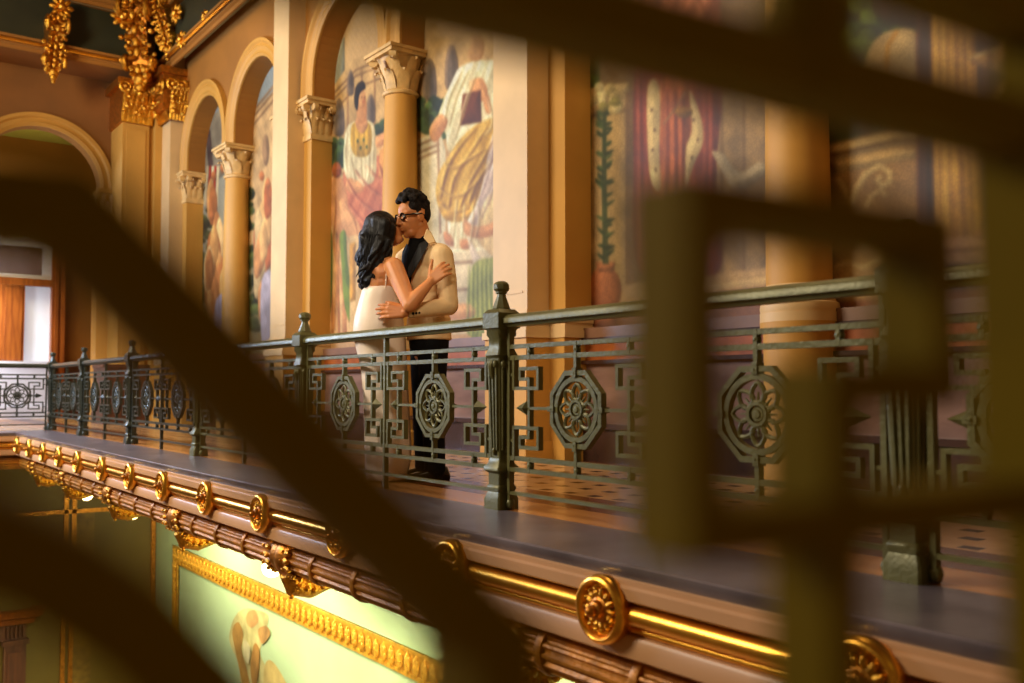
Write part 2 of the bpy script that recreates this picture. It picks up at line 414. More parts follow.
pd = MB(); pd.box(3.86, 4.56, 16.66, 17.46, 0, 1.0); pd.box(3.84, 4.6, 16.64, 17.46, .96, 1.02); pd.box(3.84, 4.6, 16.64, 17.46, 0, .2); struct('trim_25', pd, WOOD_D, 'dark red oak pedestals at the far end of the gallery')
struct('trim_19', fp, CREAM_W, 'corner piers of the far wall')
kc = MB()
for a_, b_, nn in ((Vector((AC+AR-.03, WY-.06, 0)), Vector((AC+AR+.23, WY-.06, 0)), Vector((0,-1,0))), (Vector((AC+AR-.03, WY+.3, 0)), Vector((AC+AR-.03, WY-.06, 0)), Vector((-1,0,0)))):
    t_ = (b_-a_).normalized(); ln = (b_-a_).length
    leaf_row(kc, lambda u: (a_+t_*ln*u, nn, t_), 3, 3.72, .2, .07, ln/6); leaf_row(kc, lambda u: (a_+t_*ln*u, nn, t_), 2, 3.8, .24, .1, ln/7)
struct('trim_23', kc, STONECAP, 'leafy capital of the far arch')
# space beyond the arch
bk = MB(); bk.box(-4, 5.4, 21, 21.2, -.2, 6)
DX0, DX1 = on(-25, 300, 1, 21)[0], on(50, 300, 1, 21)[0]
struct('wall_back', bk, OCHRE, 'ochre wall of the corridor beyond the arch')
cb = MB(); cb.box(-4, 5.4, WY+.3, 21.2, 5.7, 5.8); struct('ceiling.001', cb, CEILG, 'pale green corridor ceiling')
ws = MB(); ws.box(on(66, 300, 1, 21)[0], 5.3, 20.93, 21, 0, 1.15); struct('trim_24', ws, WOOD_D, 'dark red oak wainscot in the corridor')
# bright doorway with glazed transom in the back wall
zt = on(48, 237, 1, 20.9)[2]; zm0 = on(48, 280, 1, 20.9)[2]; zm1 = on(48, 287, 1, 20.9)[2]; zb = on(48, 360, 1, 20.9)[2]
d = thing('window_1', ((DX0+DX1)/2, 20.9, 0), 'bright tall window in an orange oak surround with glazed transom', None)
d['kind'] = 'structure'
XJ = on(65, 300, 1, 20.9)[0]
j = MB(); j.box(DX1, XJ, 20.78, 21, 0, zt+.3); j.box(DX0-.4, DX0, 20.78, 21, 0, zt+.3); j.box(DX0-.4, XJ, 20.76, 21, zt, zt+.3); j.box(DX0, DX1, 20.78, 21, zm1, zm0)
j.box(DX1+.06, DX1+.12, 20.74, 20.8, 0, zt+.2); j.box(XJ-.1, XJ-.02, 20.74, 20.8, 0, zt+.2)
j.build('window_frame', WOOD, d)
j = MB(); j.box(DX0, DX1, 20.88, 20.95, zm0, zm0+.09); j.box(DX0, DX1, 20.88, 20.95, zt-.22, zt); j.box(DX1-.17, DX1, 20.88, 20.95, zm0+.09, zt-.22); j.box(DX0, DX0+.17, 20.88, 20.95, zm0+.09, zt-.22)
j.build('transom_frame', WHITE, d)
j = MB(); j.box(DX0+.17, DX1-.17, 20.91, 20.92, zm0+.09, zt-.22); j.build('glass_pane', GLASS, d)
j = MB(); j.box(DX0+.17, DX1-.17, 20.945, 20.955, zm0+.09, zt-.22); j.build('transom_reflection', mat('dusky_reflection', (168, 150, 148), .5, 0, .1, 1.5, rgb2=(138, 108, 104)), d)  # dusky patch behind the glass, painted to stand for its reflections
wl = MB(); wl.box(DX0, DX1, 20.96, 20.98, 0, zt)
wl.build('white_panel', mat('daylight_glow_wall', (214, 216, 222), .7, 0, .03, 2, emis=(214, 220, 235), estr=.55), d)  # daylight on the panel is put in as its own glow
xw = on(24, 320, 1, 20.9)[0]; xw2 = on(-20, 320, 1, 20.9)[0]
j = MB(); j.box(xw2, xw, 20.84, 20.95, 0, zm1); j.box(xw2+.1, xw-.62, 20.82, 20.85, .2, zm1-.15); j.box(xw-.35, xw-.05, 20.82, 20.85, .1, zm1-.05); j.build('wooden_shutter', WOOD, d)
j = MB(); j.box(DX0-.4, DX1+.03, 20.68, 20.8, 0, 1.1); j.box(DX0-.4, DX1+.05, 20.64, 20.8, 1.08, 1.15); j.box(DX0-.4, DX1+.05, 20.64, 20.8, 0, .25); j.build('white_dado', mat('daylight_glow_dado', (216, 216, 224), .6, 0, .03, 2, emis=(206, 212, 240), estr=.25), d)  # dado glows faintly by itself to look lit by the window

# ---------------- lower storey seen under the balcony
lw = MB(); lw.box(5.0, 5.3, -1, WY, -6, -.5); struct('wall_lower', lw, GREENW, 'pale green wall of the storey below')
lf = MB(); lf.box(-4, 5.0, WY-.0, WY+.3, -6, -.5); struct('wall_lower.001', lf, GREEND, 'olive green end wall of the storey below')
gs = MB()
for px in (64, 72, 152):
    x = on(px, 600, 1, WY-.03)[0]; gs.box(x-.035, x+.035, WY-.05, WY+.02, -6, -.9)
gs.box(-4, 5, WY-.05, WY+.02, -1.55, -1.48)
struct('trim_20', gs, GOLD_DARK, 'thin gilded strips on the lower end wall')
gp = MB(); a = on(74, 600, 1, WY)[0]; b = on(92, 600, 1, WY)[0]; gp.box(a, b, WY-.03, WY+.02, -6, -1.5)
struct('trim_21', gp, mat('ochre_panel', (128, 100, 26), .6, 0, .25, 8), 'ochre stencilled strip on the lower end wall')
lb = MB(); lb.box(-4, 5.3, -1, WY+.3, -6.1, -6); struct('floor_lower', lb, SILL, 'floor of the storey below')
# lower doorcase with cornice
xr = on(47, 612, 1, 17.2)[0]; zc = on(47, 607, 1, 17.2)[2]
dc = thing('door_2', (xr-.8, 17.3, -6), 'dark oak doorcase with heavy cornice on the lower end wall', None); dc['kind'] = 'structure'
j = MB()
j.sweep([(0,zc-.24),(.03,zc-.24),(.06,zc-.15),(.13,zc-.12),(.17,zc-.03),(.2,zc),(0,zc)], [(xr-.2, WY), (xr-.2, WY-.16), (xr-2.2, WY-.16)])
j.build('cornice', WOOD, dc)
j = MB(); xs = xr-.27
j.box(xs-2.1, xs, WY-.13, WY, zc-.5, zc-.24); j.box(xs-.32, xs, WY-.16, WY, -6, zc-.55); j.box(xs-.36, xs+.04, WY-.2, WY, zc-.58, zc-.5)
for i in range(5): j.box(xs-.3+i*.06, xs-.27+i*.06, WY-.18, WY, zc-.46, zc-.28)
j.box(xs-.28, xs-.04, WY-.18, WY, -6, zc-.7)
j.build('door_frame', WOOD_D, dc)
j = MB(); j.box(xs-1.6, xs-.4, WY-.06, WY, -6, zc-.62); j.build('glow_panel', mat('glow_panel_paint', (240, 220, 170), .6, emis=(255, 226, 170), estr=1.2), dc)  # pale panel gives off its own glow
# gilded frame of the wall panel
FY0, FZ0 = 16.42, -2.08
fr = thing('panel_frame', (5.0, 10, -3), 'gilded leaf-carved frame of the big green panel under the balcony', 'frame')
j = MB()
j.box(4.965, 5.0, 0, FY0, FZ0-.045, FZ0); j.box(4.965, 5.0, 0, FY0, FZ0-.29, FZ0-.25); j.box(4.98, 5.0, 0, FY0, FZ0-.26, FZ0)
j.box(4.965, 5.0, FY0-.04, FY0, -6, FZ0); j.box(4.965, 5.0, FY0-.29, FY0-.25, -6, FZ0-.25); j.box(4.98, 5.0, FY0-.29, FY0, -6, FZ0)
j.build('frame_moulding', GOLD_LIT, fr)
j = MB()
def leafpair(mb, y, z, horiz):
    for s in (-1, 1):
        for q, l in ((.0, .105), (.6, .075), (-.6, .075)):
            dy, dz = (sin(q)*l, s*cos(q)*l) if horiz else (s*cos(q)*l, sin(q)*l)
            mb.ball((4.955, y+dy*.55, z+dz*.5), (.022, .02+abs(dy)*.42, .02+abs(dz)*.42), nu=6, nv=4)
    mb.ball((4.945, y, z), (.03, .03, .03), nu=6, nv=4)
leafpair(j, 0, 0, True); lv = j.build('leaf_ornament', GOLD_LIT, fr)
ptsl = [(FY0-.15-i*.17, FZ0-.15) for i in range(72)]+[(FY0-.15, FZ0-.32-i*.17) for i in range(12)]
for i, (yy, zz) in enumerate(ptsl):
    l_ = lv if i == 0 else lv.copy()
    if i: COL.objects.link(l_); l_.parent = fr
    l_.location = (0, yy, zz)

# ================================================================== RAILINGS
class Fr:                        # a vertical plane: O + u*U + z*Z + w*N
    def __init__(s, O, U):
        s.O = Vector(O); s.U = Vector((U[0], U[1], 0)).normalized(); s.N = Vector((-s.U.y, s.U.x, 0)); s.Z = Vector((0,0,1))
    def p(s, u, z, w=0): return s.O + s.U*u + s.Z*z + s.N*w
def bar(mb, fr, path, wd, dp, ext=True):
    for i, (a, b) in enumerate(zip(path, path[1:])):
        a = Vector(a); b = Vector(b); d = (b-a).normalized(); n = Vector((-d.y, d.x))*wd/2
        e = d*(wd/2-.0006*i) if ext else d*0
        c = [a-e-n, b+e-n, b+e+n, a-e+n]; h = dp/2-.0003*i
        mb.hexa([fr.p(q.x, q.y, -h) for q in c]+[fr.p(q.x, q.y, h) for q in c])
def annulus(mb, fr, u, z, r0, r1, dp, n, rot=0):
    R = []
    for k in range(n):
        a = rot+2*pi*k/n; ca, sa = cos(a), sin(a)
        R.append([fr.p(u+r0*ca, z+r0*sa, -dp/2), fr.p(u+r1*ca, z+r1*sa, -dp/2), fr.p(u+r1*ca, z+r1*sa, dp/2), fr.p(u+r0*ca, z+r0*sa, dp/2)])
    mb.rings(R, False, True)
def spear(mb, fr, u, z, du, dz, L, W, dp):
    """faceted arrow point with two barbs: tip at (u+du*L, z+dz*L)"""
    t = (u+du*L, z+dz*L); nx, nz = -dz, du
    pts = [(t[0], t[1], 0), (u+nx*W, z+nz*W, 0), (u, z, dp), (u-nx*W, z-nz*W, 0), (u, z, -dp), (u-du*.02, z-dz*.02, 0)]
    V = [fr.p(*q) for q in pts]
    mb.add(V, [(0,1,2),(0,2,3),(0,3,4),(0,4,1),(5,2,1),(5,3,2),(5,4,3),(5,1,4)])
RH = .95
ZB = (.80, .745, .255, .20, .085)
ZC = .50
def medallion(fr, u, m, parent, R8=.19, rr=(.126, .149)):
    mb = MB()
    annulus(mb, fr, u, ZC, R8-.024, R8, .032, 8, pi/8)
    annulus(mb, fr, u, ZC, rr[0], rr[1], .026, 40)
    ap = R8*cos(pi/8)
    for du, dz in ((1,0),(-1,0),(0,1),(0,-1)):
        spear(mb, fr, u+du*(ap-.012), ZC+dz*(ap-.012), -du, -dz, .05, .02, .026)
        spear(mb, fr, u+du*(ap-.012), ZC+dz*(ap-.012), du, dz, .036, .03, .026)
        mb.hexa([fr.p(u+du*a+dz*b, ZC+dz*a+du*b, w) for w in (-.022, .022) for a, b in ((ap-.03,-.012),(ap+.012,-.012),(ap+.012,.012),(ap-.03,.012))])
    o = mb.build('medallion', m, parent)
    f = MB(); g = .96 if rr[0] > .12 else .66
    annulus(f, fr, u, ZC, .034*g, .046*g, .026, 24)
    f.lathe(fr.p(u, ZC, -.012), fr.N, [(0,.001),(0,.03*g),(.012,.032*g),(.02,.026*g),(.02,.018*g),(.025,.014*g),(.026,.001)], 16)
    for k in range(8):
        a = 2*pi*k/8+pi/2; ca, sa = cos(a), sin(a)
        loop = []
        for q in range(12):
            t = 2*pi*q/12; l = (.082+.038*cos(t))*g; wd = .03*g*sin(t)*(1-.35*cos(t))
            loop.append(fr.p(u+l*ca-wd*sa, ZC+l*sa+wd*ca, 0))
        f.tube(loop, .0088, 6, True)
        f.tube([fr.p(u+.05*g*ca, ZC+.05*g*sa, 0), fr.p(u+.085*g*ca, ZC+.085*g*sa, 0)], [.006, .003], 5)
    f.build('flower', m, o)
    return ap
def half_panel(fr, u0, s, w, m, parent, ks=1.0, kk=(.04, .23, .09, .16), kz=.69, R8=.19, rr=(.126, .149)):
    """half a bay: stile at u0, running in direction s; medallion in its middle"""
    U = lambda q: u0+s*q
    k0, k1, k2, k3 = [q*ks for q in kk]
    for mirror in (1, -1):
        q = lambda z: ZC+mirror*(z-ZC)
        mb = MB()
        bar(mb, fr, [(U(k0), q(.745)), (U(k0), q(.595)), (U(k1), q(.595)), (U(k1), q(kz)), (U(k2), q(kz)), (U(k2), q(.64)), (U(k3), q(.64)), (U(k3), q(.51))], .017, .03)
        bar(mb, fr, [(U(0), q(.66)), (U(k0), q(.66))], .014, .02)
        mb.build('greek_key', m, parent)
    um = U(w/2)
    ap = medallion(fr, um, m, parent, R8, rr)
    def con(path, w_, d_, knob=None):
        c = MB(); bar(c, fr, path, w_, d_)
        if knob: c.ball(fr.p(knob[0], knob[1], 0), .018, nu=8, nv=6)
        c.build('connector', m, parent)
    con([(U(k3), ZC), (um-s*ap, ZC)], .014, .022); con([(um, ZC+ap), (um, .8)], (.018), .029, (um, .7725)); con([(um, ZC-ap), (um, .2)], (.018), .029, (um, .2275))
    con([(U(k3), .745), (U(k3), .8)], .016, .029, (U(k3), .7725)); con([(U(k3), .2), (U(k3), .255)], .016, .029, (U(k3), .2275))
    sp = MB(); spear(sp, fr, U(k3-.03), ZC, -s, 0, min(.085, k3-.045), .035, .03)
    sp.build('spearhead', m, parent)
    return um, ap, U(k3)
def full_half(fr, u0, u1, m, parent, **k):
    """both ends of a half bay: keys at each side, one medallion"""
    w = u1-u0
    um, ap, a = half_panel(fr, u0, 1, w, m, parent, **k)
    ks = k.get('ks', 1.0); kk = k.get('kk', (.04, .23, .09, .16)); kz = k.get('kz', .69)
    k0, k1, k2, k3 = [q*ks for q in kk]; U = lambda q: u1-q
    for mirror in (1, -1):
        q = lambda z: ZC+mirror*(z-ZC)
        mb = MB()
        bar(mb, fr, [(U(k0), q(.745)), (U(k0), q(.595)), (U(k1), q(.595)), (U(k1), q(kz)), (U(k2), q(kz)), (U(k2), q(.64)), (U(k3), q(.64)), (U(k3), q(.51))], .017, .03)
        bar(mb, fr, [(U(0), q(.66)), (U(k0), q(.66))], .014, .02)
        mb.build('greek_key', m, parent)
    def con(path, w_, d_, knob=None):
        c = MB(); bar(c, fr, path, w_, d_)
        if knob: c.ball(fr.p(knob[0], knob[1], 0), .018, nu=8, nv=6)
        c.build('connector', m, parent)
    con([(U(k3), ZC), (um+ap, ZC)], .014, .022); con([(U(k3), .745), (U(k3), .8)], .016, .029, (U(k3), .7725)); con([(U(k3), .2), (U(k3), .255)], .016, .029, (U(k3), .2275))
    sp = MB(); spear(sp, fr, U(k3-.03), ZC, 1, 0, .085, .035, .03); sp.build('spearhead', m, parent)
HR = [(-.024,-.052),(.024,-.052),(.03,-.04),(.045,-.034),(.045,-.012),(.035,0),(.014,.01),(-.014,.01),(-.035,0),(-.045,-.012),(-.045,-.034),(-.03,-.04)]
def bay_panel(fr, u0, u1, m, label, split=2, group=None, handrail=True):
    """railing between two posts whose faces are at u0 and u1"""
    mid = fr.p((u0+u1)/2, 0, 0)
    t = thing('railing_panel', mid, label, 'railing', group)
    if handrail:
        h = MB(); h.rings([[fr.p(u, RH+z, w) for w, z in HR] for u in (u0-.03, u1+.03)]); h.build('handrail', m, t)
    for z, hh in zip(ZB, (.02, .022, .022, .02, .016)):
        r = MB(); bar(r, fr, [(u0, z), (u1, z)], hh, .026, False); r.build('rail', m, t)
    st = [u0+.012]+[u0+(u1-u0)*k/split for k in range(1, split)]+[u1-.012]
    for i, u in enumerate(st):
        r = MB(); e = i in (0, len(st)-1)
        bar(r, fr, [(u, .01 if e else -.0), (u, RH-.04)], .02, .03, False)
        if e: r.ball(fr.p(u, .03), (.024, .024, .03), nu=8, nv=6)
        r.build('baluster', m, t)
    for a, b in zip(st, st[1:]): full_half(fr, a, b, m, t)
    return t
def newel(x, y, m, label, group=None):
    t = thing('newel_post', (x, y, 0), label, 'post', group)
    def sq(mb, prof, ch=.16):
        R = []
        for z, h in prof:
            c = h*(1-ch)
            R.append([(x+a*h0, y+b*h1, z) for a, h0, b, h1 in ((-1,c,-1,h),(1,c,-1,h),(1,h,-1,c),(1,h,1,c),(1,c,1,h),(-1,c,1,h),(-1,h,1,c),(-1,h,-1,c))])
        mb.rings(R)
    b = MB(); sq(b, [(0,.064),(.05,.064),(.085,.05),(.1,.056),(.112,.054),(.12,.047),(.175,.047),(.19,.066),(.205,.066),(.225,.05),(.25,.043)], .12); b.build('base', m, t)
    s = MB(); sq(s, [(.25,.037),(.30,.037),(.72,.05),(.745,.052)], .12)
    for f in range(4):
        d = Vector((cos(f*pi/2), sin(f*pi/2), 0)); e = Vector((-d.y, d.x, 0)); c = Vector((x, y, 0))
        for k in (-1, 0, 1):
            h0, h1 = .037, .05
            pa = c+d*h0+e*(k*.021)+Vector((0,0,.29)); pb = c+d*h1+e*(k*.03)+Vector((0,0,.70))
            s.hexa([pa-e*.0065, pa+e*.0065, pa+e*.0045+d*.009, pa-e*.0045+d*.009, pb-e*.009, pb+e*.009, pb+e*.006+d*.009, pb-e*.006+d*.009])
        s.tube([c+d*.052+Vector((0,0,.73)), c+d*.062+Vector((0,0,.70)), c+d*.056+Vector((0,0,.66)), c+d*.052+Vector((0,0,.635))], [.02,.018,.012,.002], 8)
        for sg in (-1, 1): s.ball(c+d*.054+e*sg*.026+Vector((0,0,.715)), (.016,.016,.022), nu=8, nv=6)
        s.ball(c+d*.043+Vector((0,0,.285)), (.012,.012,.02), nu=8, nv=6)
    s.build('shaft', m, t)
    k = MB(); sq(k, [(.745,.052),(.76,.062),(.775,.056),(.80,.046),(.845,.046),(.86,.056),(.885,.056),(.895,.064)], .12)
    sq(k, [(.895,.068),(.97,.068),(.978,.06),(.99,.05)], .04); k.build('cap', m, t)
    f = MB(); f.lathe((x, y, .985), (0,0,1), [(0,.045),(.012,.047),(.024,.042),(.07,.024),(.082,.022),(.088,.03),(.094,.03),(.1,.036),(.108,.041),(.13,.041),(.14,.034),(.147,.02),(.15,.001)], 8)
    f.build('finial', m, t, True, 22)
    return t
XR = 2.74
PY = [14.9, 12.9, 10.6, 8.35, 6.12, 3.765, 1.60]
PL = ['dark iron newel post at the far corner of the balcony, farthest of all', 'dark iron newel post second from the far corner of the balcony',
      'dark iron newel post third from the far corner, before the blurred foreground diagonal', 'dark iron newel post half lost behind the blurred foreground diagonal',
      'green iron newel post with octagonal finial left of the kissing couple', 'green iron newel post with octagonal finial right of the kissing couple',
      'large fluted green newel post at right behind the blurred foreground bars']
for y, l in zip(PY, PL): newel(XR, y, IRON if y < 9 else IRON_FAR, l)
RL = ['dark railing panel between the two farthest newel posts', 'dark railing panel between the second and third newel posts from the far corner', 'railing panel behind the blurred diagonal, far half', 'railing panel left of the couple, partly behind the blurred diagonal', 'green iron railing panel with two flower medallions in front of the couple', 'green iron railing panel with two flower medallions below the potted plant mural']
for (a, b), l in zip(zip(PY, PY[1:]), RL):
    fr = Fr((XR, 0, 0), (0, 1))
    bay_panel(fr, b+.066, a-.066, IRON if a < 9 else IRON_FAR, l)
bay_panel(Fr((XR, 0, 0), (0, 1)), .35, 1.60-.066, IRON, 'green iron railing panel at the right edge with a single visible spearhead')
# the cross railing at the far end
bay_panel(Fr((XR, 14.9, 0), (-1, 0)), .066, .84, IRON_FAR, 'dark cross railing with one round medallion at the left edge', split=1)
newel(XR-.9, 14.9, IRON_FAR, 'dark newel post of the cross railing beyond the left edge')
# near railing on the photographer's own gallery
NZ = -.049; dy = radians(94.7); nd = Vector((sin(dy), cos(dy), 0)); V1 = FW.copy(); V1.z = 0; V1.normalize()
V1 = V1*.29 + RT*.0511
NP0 = V1 + nd*.20
nf = Fr((NP0.x, NP0.y, NZ), (-nd.x, -nd.y))
near = thing('railing_panel', nf.p(.45, 0), 'blurred olive railing panel with greek keys and octagon right in front of the camera', 'railing')
h = MB(); h.rings([[nf.p(u, RH+z, w) for w, z in HR] for u in (-.06, .99)]); h.build('handrail', IRON_NEAR, near)
for z, hh in zip(ZB, (.02, .022, .022, .02, .016)):
    r = MB(); bar(r, nf, [(-.05, z+(.003 if z == .745 else 0)), (.98, z+(.003 if z == .745 else 0))], hh, .026, False); r.build('rail', IRON_NEAR, near)
for u in (-.012, .906):
    r = MB(); bar(r, nf, [(u, .0), (u, RH-.04)], .02, .03, False); r.build('baluster', IRON_NEAR, near)
full_half(nf, 0, .894, IRON_NEAR, near, ks=.87, kk=(.008, .23, .09, .158), kz=.697, R8=.203, rr=(.113, .137))
nfl = MB(); nfl.box(-1.5, 2.6, -1.5, .55, -.25, NZ); struct('floor.001', nfl, TILE, "floor of the photographer's gallery")

# ================================================================== GILDED FASCIA ORNAMENTS
def rosette(y, label):
    x = 2.2; z = -.166
    t = thing('gilded_rosette', (x, y, z), label, 'rosette', 'gilded rosettes along the balcony fascia')
    b = MB(); b.lathe((x+.045, y, z), (-1,0,0), [(0,.108),(.03,.116),(.055,.12),(.072,.117),(.082,.108),(.084,.1),(.078,.092),(.055,.086),(.05,.02)], 36); b.build('rim', GOLD, t)
    p = MB()
    for k in range(14):
        a = 2*pi*k/14; c = Vector((x-.016, y+.055*cos(a), z+.055*sin(a))); rd = Vector((0, cos(a), sin(a))); tn = Vector((0, -sin(a), cos(a)))
        p.ball(c, (.022, .0135, .016), (rd, tn, Vector((-1,0,0))), 10, 6)
        p.ball(c+rd*.016+Vector((-.008,0,0)), (.008, .01, .009), (rd, tn, Vector((-1,0,0))), 8, 5)
    p.build('petals', GOLD_LEAF, t)
    c = MB(); c.lathe((x-.014, y, z), (-1,0,0), [(0,.045),(.012,.044),(.016,.034),(.026,.033),(.034,.03),(.038,.02),(.046,.02),(.056,.018),(.064,.01),(.067,.001)], 18)
    for k in range(8):
        a = 2*pi*k/8; c.ball((x-.062, y+.014*cos(a), z+.014*sin(a)), .007, nu=6, nv=4)
    c.build('boss', GOLD_DARK, t)
    return t
ords = ['nearest the right edge, mostly cut off', 'large, right of centre at the bottom of the photo', 'beside the blurred diagonal, second large one', 'hidden behind the blurred diagonal', 'first one left of the diagonal', 'second left of the blurred diagonal', 'third left of the blurred diagonal', 'fourth left of the blurred diagonal', 'fifth left of the blurred diagonal', 'sixth from the far corner', 'fourth from the far corner', 'third from the far corner', 'second from the far corner', 'at the far corner, smallest']
ords[9] = 'fifth from the far corner'
RY = [1.42, 2.42, 3.375, 4.44, 5.51, 6.51, 7.52, 8.48, 9.47, 10.5, 11.44, 12.35, 13.28, 14.18]
r0 = rosette(RY[0], 'gilded rosette on the balcony fascia '+ords[0])
for y, o_ in zip(RY[1:], ords[1:]): copy_thing(r0, (2.2, y, -.166), 'gilded rosette on the balcony fascia '+o_)
def clasp(y, label):
    x, z = 2.35, -.425
    t = thing('acanthus_clasp', (x, y, z), label, 'clasp', 'gilded acanthus clasps under the balcony')
    b = MB(); b.lathe((x, y-.14, z), (0,1,0), [(0,.09),(0,.104),(.02,.112),(.04,.104),(.06,.118),(.1,.125),(.14,.118),(.16,.104),(.2,.112),(.24,.104),(.24,.09)], 28); b.build('band', GOLD_DARK, t)
    l = MB()
    for s in (-1, 1):
        for k in range(14):
            a = 2*pi*k/14
            d = Vector((cos(a), 0, sin(a))); tn = Vector((-sin(a), 0, cos(a))); ax = Vector((0, s, 0))
            c = Vector((x, y+s*.145, z))+d*.106
            l.ball(c, (.045, .02, .014), (ax, tn, d), 8, 6); l.ball(c+ax*.042+d*.008, (.014, .014, .016), (ax, tn, d), 6, 4)
            l.ball(c-ax*.035+d*.012, (.013, .012, .013), (ax, tn, d), 6, 4)
    l.build('leaves', GOLD_LEAF, t)
    c = MB()
    pts = [Vector((x-.03, y, z-.1)), Vector((x+.02, y, z-.17)), Vector((x+.12, y, z-.2)), Vector((x+.24, y, z-.17)), Vector((x+.36, y, z-.09))]
    c.tube(pts, [.05, .075, .07, .06, .05], 12)
    for s in (-1, 1):
        for k in range(9):
            u = k/8*3.99; i = int(u); q = pts[i].lerp(pts[min(i+1, 4)], u-i); c.ball(q+Vector((0, s*.07, -.01)), .02, nu=8, nv=5)
    c.ball((x-.01, y, z-.19), (.03, .03, .045), nu=10, nv=8); c.ball((x+.0, y, z-.245), .017, nu=8, nv=6)
    c.build('console', GOLD_LEAF, t)
    return t
CY = [3.15, 5.4, 7.5, 9.6, 11.7, 13.5]
cl = ['nearest, mostly behind the blurred diagonal', 'big one just left of the blurred diagonal', 'third from the near end', 'fourth from the near end, above the frame corner', 'second from the far corner', 'at the far corner, smallest']
c0 = clasp(CY[0], 'gilded acanthus clasp on the reeded moulding, '+cl[0])
for y, o_ in zip(CY[1:], cl[1:]): copy_thing(c0, (2.35, y, -.425), 'gilded acanthus clasp on the reeded moulding, '+o_)
# beaded shell corbels on the soffit and the globe lamps between them
def corbel(y, label):
    x, z = 3.2, -.5
    t = thing('shell_corbel', (x, y, z), label, 'corbel', 'gilded shell corbels below the soffit')
    b = MB(); R = []
    for k in range(17):
        a = pi*k/16
        R.append([Vector((x-.03, y+.5*cos(a)*q, z-.42*sin(a)*q)) for q in (1, .55, .2)]+[Vector((x+.03, y+.5*cos(a)*q, z-.42*sin(a)*q)) for q in (.2, .55, 1)])
    b.rings(R); b.build('shell', GOLD_LIT, t)
    d = MB()
    for k in range(21):
        a = pi*k/20; d.ball((x-.035, y+.47*cos(a), z-.395*sin(a)), .024, nu=8, nv=5)
    d.build('beading', GOLD_LIT, t)
    return t
KY = [4.3, 6.45, 8.55, 10.65, 12.6]
kl = ['nearest the camera', 'behind the moulding left of the diagonal', 'in the middle of the row', 'above the gilt frame corner', 'farthest']
k0 = corbel(KY[0], 'gilded beaded shell corbel under the balcony, '+kl[0])
for y, o_ in zip(KY[1:], kl[1:]): copy_thing(k0, (3.2, y, -.5), 'gilded beaded shell corbel under the balcony, '+o_)
def globe(y, label):
    x, z = 2.72, -.70
    t = thing('soffit_lamp', (x, y, -.5), label, 'lamp', 'glowing lamps under the balcony')
    a = MB(); a.lathe((x, y, -.5), (0,0,-1), [(0,.06),(.02,.06),(.03,.03),(.15,.03),(.15,.01)], 14); a.build('fitting', GOLD_DARK, t)
    a = MB(); a.ball((x, y, z-.02), (.075, .075, .07), nu=16, nv=10); a.build('bulb', LAMP, t)
    return t
g0 = globe(6.6, 'glowing globe lamp under the balcony, nearest, left of the big clasp')
for y, l in ((8.2, 'by the frame corner'), (10.4, 'second farthest'), (12.5, 'farthest')): copy_thing(g0, (2.72, y, -.5), 'glowing globe lamp under the balcony, '+l)

# ================================================================== GILDED BRACKETS UNDER THE CORNICE
def bracket(o, d, h, label):
    """scrolled console hanging from the upper cornice; o = top back point, d = outward direction"""
    o = Vector(o); d = Vector(d).normalized(); e = Vector((-d.y, d.x, 0)); Z = Vector((0,0,1))
    t = thing('gilded_bracket', o-Z*h, label, 'bracket', None)
    w = .15*h
    b = MB(); R = []
    for k in range(13):
        f = k/12; z = -h*f*.86; out = h*(.36-.25*f+.05*sin(f*7))
        ww = w*(1-.35*f)
        R.append([o+Z*z-e*ww, o+Z*z+e*ww, o+Z*z+e*ww*.8+d*out*.85, o+Z*z-e*ww*.8+d*out*.85])
    b.rings(R); b.build('body', GOLD_DARK, t)
    v = MB()
    for s in (-1, 1):
        for (zc, oc, r) in ((-.12*h, .34*h, .11*h), (-.66*h, .14*h, .075*h)):
            c = o+Z*zc+d*oc+e*s*w
            for rr, hh in ((1, 0), (.55, .02*h)):
                n = 16; v.tube([c+e*s*hh+(d*cos(2*pi*k/n)+Z*sin(2*pi*k/n))*r*rr for k in range(n)], .028*h*(1 if rr == 1 else .8), 6, True)
            v.ball(c+e*s*.02*h, .035*h, nu=8, nv=6)
    rb = random.Random(int(h*100))
    for (zf, of, r, tilt) in ((-.03,.4,.09,0),(-.2,.38,.1,1),(-.34,.3,.085,0),(-.46,.24,.08,1),(-.56,.19,.07,0),(-.74,.15,.06,1)):
        c = o+Z*zf*h+d*of*h                                      # acanthus whorls down the front
        for s in (-1, 1):
            n = 12; cc = c+e*s*w*.55
            v.tube([cc+((e*s*.8+d*.5)*cos(2*pi*k/n*.9)+Z*sin(2*pi*k/n*.9))*r*h*(.5+.5*k/n) for k in range(n)], [.026*h*(.5+.5*k/n) for k in range(n)], 6)
            v.ball(cc+d*.01, .03*h, nu=8, nv=6)
        v.ball(c+d*.03*h, (.035*h, .03*h, .06*h), nu=8, nv=6)
    for k in range(26):
        f = rb.random(); v.ball(o+Z*(-h*(.05+.8*f))+d*h*(.38-.26*f)+e*w*1.3*(rb.random()*2-1), (.025+.02*rb.random())*h, nu=7, nv=5)
    v.build('scrolls', GOLD_LEAF, t)
    p = MB()
    for k, (r, z) in enumerate(((.07, -.84), (.055, -.93), (.035, -1.0))): p.ball(o+Z*h*z+d*h*.1, r*h, nu=10, nv=8)
    for s in (-1, 1):
        for k in range(4): p.ball(o+Z*h*(-.78-.04*k)+d*h*.1+e*s*h*(.085-.018*k), .035*h, nu=8, nv=6)
    p.build('drop', GOLD_LEAF, t)
    return t
